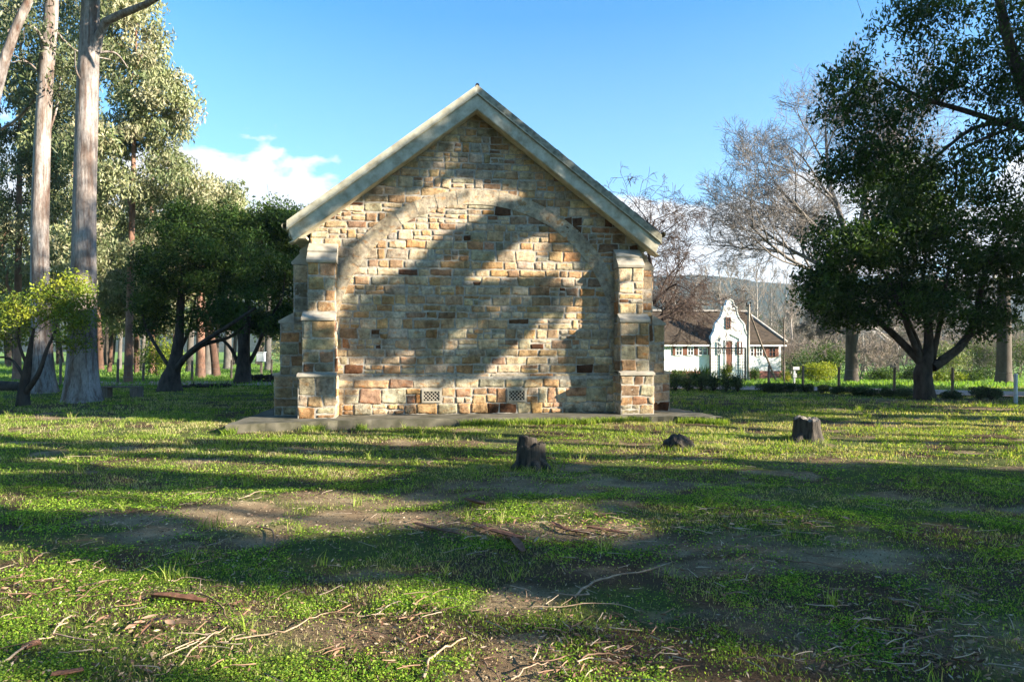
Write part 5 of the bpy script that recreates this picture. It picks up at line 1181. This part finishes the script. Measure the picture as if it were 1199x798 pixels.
# low clover-like leaves near the camera
for n, d0, d1, ls in ((260000, 2.7, 5.0, 0.0125), (200000, 5.0, 8.0, 0.017), (90000, 8.0, 13.0, 0.024)):
    x, y = scatter(n, d0, d1); cl = sstep(0.40, 0.56, fbm(x*2.1, y*2.1, 71, 4)); k = out_church(x, y) & (rng.random(n) < gmask(x, y, 63)*(0.12+0.88*cl)); x, y = x[k], y[k]; n = len(x)
    hz = (0.008+0.032*fbm(x*3.2, y*3.2, 72, 3))*rng.uniform(0.5, 1.2, n)
    c = pick_cols([(0.15, 0.27, 0.022), (0.24, 0.38, 0.035), (0.37, 0.48, 0.07), (0.08, 0.17, 0.018)], n)*(0.75+0.5*fbm(x*1.5, y*1.5, 33, 3))[:, None]
    leaves(gm, np.column_stack([x, y, gz2(x, y)+hz]), ls, c, 0.8, 0, 0.62)
# taller tufts
x, y = scatter(420, 3.0, 22); k = out_church(x, y) & (soilmask(x, y) < 0.75); x, y = x[k], y[k]
for cx_, cy_ in zip(x, y):
    n = rng.integers(10, 26); xx = cx_+rng.normal(size=n)*0.03; yy = cy_+rng.normal(size=n)*0.03
    blades(gm, xx, yy, rng.uniform(0.06, 0.15, n)*(0.8+0.02*cy_), rng.uniform(0.004, 0.007, n)*(1+0.05*cy_), pick_cols(GR[1:]+DRY[:1], n), 1.1)
for sx, sy_ in ((622, 550), (793, 525), (945, 515)):
    q = G(sx, sy_); a = rng.uniform(0, 6.28, 420); rr = rng.uniform(0.2, 0.46, 420); xx, yy = q[0]+np.cos(a)*rr, q[1]+np.sin(a)*rr
    blades(gm, xx, yy, rng.uniform(0.03, 0.11, 420), rng.uniform(0.005, 0.010, 420), pick_cols(GR+DRY[:1], 420), 0.8)
# grass growing against the apron
u = rng.uniform(-5.1, 5.2, 7000); fv = np.interp(u, [-5.06, -3.0, 0, 3.2, 4.3, 5.18], [1.75, 1.15, 1.02, 1.02, 1.28, 1.52])+rng.uniform(0.02, 0.22, 7000)
k = fbm(u*1.3, u*0, 14, 3) > 0.40; u, fv = u[k], fv[k]; xx = CX+u*UX[0]+fv*NX[0]; yy = CY+u*UX[1]+fv*NX[1]
blades(gm, xx, yy, rng.uniform(0.05, 0.16, len(xx)), rng.uniform(0.008, 0.016, len(xx)), pick_cols(GR, len(xx)), 0.8)
tag(gm.build('grass', M['grass']), 'short green grass and clover covering the lawn', 'grass', kind='stuff')
# rougher grass beyond the road and in the paddocks
gm = MB(); n = 90000; d = rng.uniform(29, 75, n); x = rng.uniform(-0.85, 0.9, n)*d; k = out_church(x, d) & ~((x > hx0-9.0) & (x < hx0+5.4) & (d > HD-0.5) & (d < HD+6.5))
x, d = x[k], d[k]; blades(gm, x, d, rng.uniform(0.06, 0.2, len(x)), rng.uniform(0.03, 0.06, len(x)), pick_cols([(0.10, 0.2, 0.03), (0.15, 0.27, 0.045), (0.2, 0.3, 0.07)], len(x)), 0.8)
tag(gm.build('paddock_grass', M['grass']), 'bright rough grass of the paddocks beyond the trees', 'grass', kind='stuff')

# ------------------------------------------------------------------ trees off to the right whose shade falls on lawn and gable
LITG = [[(-60, 634), (130, 658), (300, 682), (420, 680), (560, 690), (680, 712), (800, 738), (930, 775), (1050, 830), (-60, 830)],
        [(-60, 566), (150, 576), (300, 572), (420, 578), (520, 586), (508, 614), (420, 630), (340, 626), (230, 601), (100, 590), (-60, 596)],
        [(530, 598), (640, 588), (770, 606), (760, 638), (640, 638), (550, 626)],
        [(-60, 498), (110, 489), (350, 491), (560, 497), (850, 494), (1260, 490), (1260, 552), (1000, 540), (880, 548), (800, 552), (700, 546), (640, 538), (520, 545), (420, 558), (250, 562), (-60, 560)],
        [(790, 463), (1000, 466), (1260, 476), (1260, 481), (1000, 472), (790, 467)], [(820, 478), (1260, 484), (1260, 490), (820, 489)]]
def dark_ground(x, y):
    py = 410+EYE*F/y; px = 599.5+x/y*F
    px2 = px+ (fbm(x*1.2, y*1.6, 201, 3)-0.5)*70; py2 = py+(fbm(x*0.9, y*2.0, 207, 4)-0.5)*0.16*(py-410)
    lit_ = np.zeros(px.shape, bool)
    for pl_ in LITG: lit_ |= inpoly(px2, py2, pl_)
    al = x*-SD[0]+y*-SD[1]; pe = x*-SD[1]+y*SD[0]
    st = fbm(pe*2.3, al*0.16, 211, 3)                     # streaks along the light
    inl4 = lit_ & (py < 566) & (py > 486)
    d = np.where(lit_, np.where(inl4, np.where(st > 0.60, 0.95, 0.0), np.where(st > 0.72, 0.3, 0.0)), np.where(st < 0.34, 0.5, 1.0))
    d = np.where((py < 486) & ~lit_, np.where(st > 0.40, 1, 0.35), d)
    return d
def W(*q): return [(330+x*0.3837, 190+y*0.3837) for x, y in q]      # lit and shaded patches measured on the gable
LW = [W((0, 230), (100, 200), (220, 110), (330, 95), (470, 60), (600, 20), (680, 40), (790, 75), (770, 100), (690, 135), (600, 180), (520, 225), (440, 285), (360, 325), (250, 370), (215, 450), (190, 500), (150, 540), (0, 560), (0, 500), (60, 440), (160, 390), (160, 240), (80, 300), (0, 330)),
      W((830, 120), (880, 130), (910, 170), (880, 175)),
      W((640, 300), (760, 225), (860, 195), (940, 260), (970, 285), (905, 355), (910, 430), (850, 540), (850, 640), (640, 650), (690, 600), (770, 520), (830, 460), (900, 380), (880, 330), (790, 330), (700, 350)),
      W((610, 320), (700, 290), (770, 300), (690, 345), (600, 350)),
      W((160, 560), (330, 590), (370, 540), (470, 560), (300, 640), (160, 640)),
      W((160, 655), (560, 650), (860, 655), (860, 780), (160, 780)),
      W((1010, 240), (1120, 230), (1120, 300), (1010, 290)), W((1020, 350), (1110, 320), (1110, 345), (1020, 375)), W((1010, 450), (1210, 440), (1210, 490), (1010, 490)),
      W((905, 350), (1000, 240), (1215, 240), (1215, 800), (830, 800), (838, 540)), W((1110, 300), (1160, 300), (1180, 560), (1115, 560)), W((60, 470), (160, 470), (170, 800), (40, 800))]
AD = [W((170, 330), (215, 240), (330, 190), (380, 150), (340, 180), (270, 230), (235, 300), (190, 400), (165, 440)), W((700, 100), (760, 95), (880, 170), (960, 260), (920, 230), (850, 185), (760, 140), (690, 130)), W((560, 560), (640, 540), (650, 620), (560, 620))]
def dark_wall(px, py):
    q = (fbm(px*0.012, py*0.02, 301, 4)-0.5); px2 = px+q*18; py2 = py+(fbm(px*0.03, py*0.02, 307, 4)-0.5)*16
    lt = np.zeros(px.shape, bool)
    for pl_ in LW: lt |= inpoly(px2, py2, pl_)
    dk = np.zeros(px.shape, bool)
    for pl_ in AD: dk |= inpoly(px2, py2, pl_)
    di = fbm((px+py)*0.026+7.3, (px-py)*0.012+31, 331, 3)       # dapples slanting with the branches
    d = np.where(lt, np.where(di > 0.66, 0.3, 0.0), np.where(di < 0.42, 0.22, 1.0))
    return np.where(dk, 1.0, d)
pts = []
# lawn
n = 400000; y = np.sqrt(rng.uniform(2.6**2, 25.0**2, n)); x = rng.uniform(-0.95, 0.95, n)*y
keep = (rng.random(n) < dark_ground(x, y)) & out_church(x, y)
u_ = (x-CX)*UX[0]+(y-CY)*UX[1]; v_ = (x-CX)*NX[0]+(y-CY)*NX[1]; keep &= ~((v_ < 1.0) & (u_ < 5.0))
x, y = x[keep], y[keep]; 
tmin = np.maximum((0.8*y+1.6-x)/1.2, 12.0); big = fbm(x*0.25, y*0.5, 401, 3)
t = tmin+0.8+2.5*big*3+rng.random(len(x))*3.2
pts.append(np.column_stack([x+SD[0]*t, y+SD[1]*t, t*math.tan(SUN_EL)]))
# gable and barge boards
n = 120000; uu = rng.uniform(-4.7, 4.7, n); zz = rng.uniform(0.1, 7.7, n); k = zz < RZ+0.1-SLOPE*np.abs(uu); uu, zz = uu[k], zz[k]
vv = 0.15; wx = CX+uu*UX[0]+vv*NX[0]; wy = CY+uu*UX[1]+vv*NX[1]; px = 599.5+wx/wy*F; py = 410-(zz-EYE)/wy*F
k = rng.random(len(px)) < dark_wall(px, py); wx, wy, zz, px = wx[k], wy[k], zz[k], px[k]
t = np.maximum((0.8*wy+1.8-wx)/1.2, 9.5)+0.5+fbm(wx*0.4, zz*0.4, 411, 3)*1.5+rng.random(len(wx))*1.5
pts.append(np.column_stack([wx+SD[0]*t, wy+SD[1]*t, zz+t*math.tan(SUN_EL)]))
pts = np.vstack(pts)
n = 90000; x = rng.uniform(-26, -7, n); y = rng.uniform(18.5, 38, n); z = 7.5*rng.random(n)**1.3
k = rng.random(n) < np.where(fbm(x*0.3+z*0.5, y*0.3, 431, 3) > 0.42, np.interp(z, [0, 2.2, 3.6, 6.0], [0.95, 0.75, 0.3, 0.05]), 0.15); x, y, z = x[k], y[k], z[k]
t = np.maximum((0.8*y+2.0-x)/1.2, 30)+rng.random(len(x))*6
pts_far = np.column_stack([x+SD[0]*t, y+SD[1]*t, z+t*math.tan(SUN_EL)])
C0 = np.array([CX, CY, 0]); s_ = ((pts_far-C0)@NX)/(SUNV@NX); hit = pts_far-s_[:, None]*SUNV-C0; hu = hit@UX; hz_ = hit[:, 2]
rel = pts_far-np.array([-13.1, 19.7, 3.1]); rel = rel-(rel@SUNV)[:, None]*SUNV
pts_far = pts_far[~((np.abs(hu) < 5.0) & (hz_ < RZ+0.5-SLOPE*np.abs(hu)) & (hz_ > -1)) & (np.linalg.norm(rel, axis=1) > 1.5)]
TR = [((14.6, 3.9), 0.17), ((16.8, -0.1), 0.18), ((15.2, -4.5), 0.2), ((19.0, 6.6), 0.15), ((18.6, 11.3), 0.24), ((21.5, -2.2), 0.2), ((12.2, -4.6), 0.2), ((22.5, 12.8), 0.24), ((24.0, 4.5), 0.14)]
own = np.argmin(np.stack([np.hypot(pts[:, 0]-a[0], (pts[:, 1]-a[1])*1.3) for a, _ in TR], 1), 1)
far_own = [4, 7, 3]; own_far = np.array(far_own)[np.argmin(np.stack([np.hypot(pts_far[:, 0]-TR[j][0][0], pts_far[:, 1]-TR[j][0][1]) for j in far_own], 1), 1)]
LAB = ['first gum', 'second gum', 'third gum', 'fourth gum', 'fifth gum', 'sixth gum', 'seventh gum', 'eighth gum', 'ninth gum']
for i, ((bx, by), r) in enumerate(TR):
    pp = pts[own == i]
    if len(pp) < 50: continue
    b = np.array([bx, by, float(gz2(bx, by))-0.05]); root = thing('shade_tree', 'tall gum tree outside the right of the view whose shade falls across lawn and gable', 'tree', b, 0, 'gum trees shading the lawn from the right')
    q = pp-b; top = np.percentile(q[:, 2], 90); mb = MB(); c = q.mean(0)
    tp = [(0, 0, 0), (0.06, 0, top*0.3), (0.1, 0.05, top*0.62), (0.15, 0.1, top)]
    trunk_mesh(mb, tp, [r*1.1, r*0.9, r*0.5, 0.03], 14, i+3, 0.3)
    grow_to(mb, [(np.array(tp[1])*0.5+np.array(tp[2])*0.5, r*0.8), (tp[2], r*0.7), (tp[3], r*0.3)], q[rng.choice(len(q), 12)], 0.035, 5, False)
    mb.build('trunk', M['gum'], root, smooth=True)
    cr = MB(); leaves(cr, q, 0.15, pick_cols(GUM, len(q)), 0.36, 0.2)
    if i in far_own:
        q2 = pts_far[own_far == i]-b; leaves(cr, q2, 0.30, pick_cols(GUM, len(q2)), 0.36, 0.2)
    cr.build('crown', M['gumleaf'], root)
# a dense one that keeps the big evergreen in shade
for (bx, by), rr_, H in (((25.5, 18.0), (3.6, 3.2, 3.4), 8.0), ((30.5, 23.0), (4.0, 4.0, 4.2), 8.5), ((26.5, 11.2), (3.4, 3.0, 3.6), 12.0)):
    b = np.array([bx, by, float(gz2(bx, by))-0.05])
    leafy_tree('shade_tree', 'dense tree outside the right of the view shading the large evergreen', 'tree', b, [b, b+(0, 0, 2), b+(0.2, 0, 4), b+(0.1, 0, 7)], [0.4, 0.35, 0.3, 0.1],
               [(b+(0, 0, H-1.0), rr_, 1)], 130, 150, 0.2, DARKL+MIDL, group='dense trees shading the evergreen', clr=(0.6, 1.1), grow=16)

# ------------------------------------------------------------------ air
mh, nt, N, L, out = mat_new('haze_air')
v = N.new('ShaderNodeVolumePrincipled'); v.inputs['Color'].default_value = (0.72, 0.84, 1.0, 1); v.inputs['Density'].default_value = 0.00022; v.inputs['Anisotropy'].default_value = 0.3
L.new(v.outputs[0], out.inputs['Volume'])
HAZE = True
if HAZE:
    hb = MB().box((0, 0, 47.5), (6900, 6900, 101)).build('haze', mh); tag(hb, 'thin blue air that softens the distant hills', 'haze', kind='stuff')
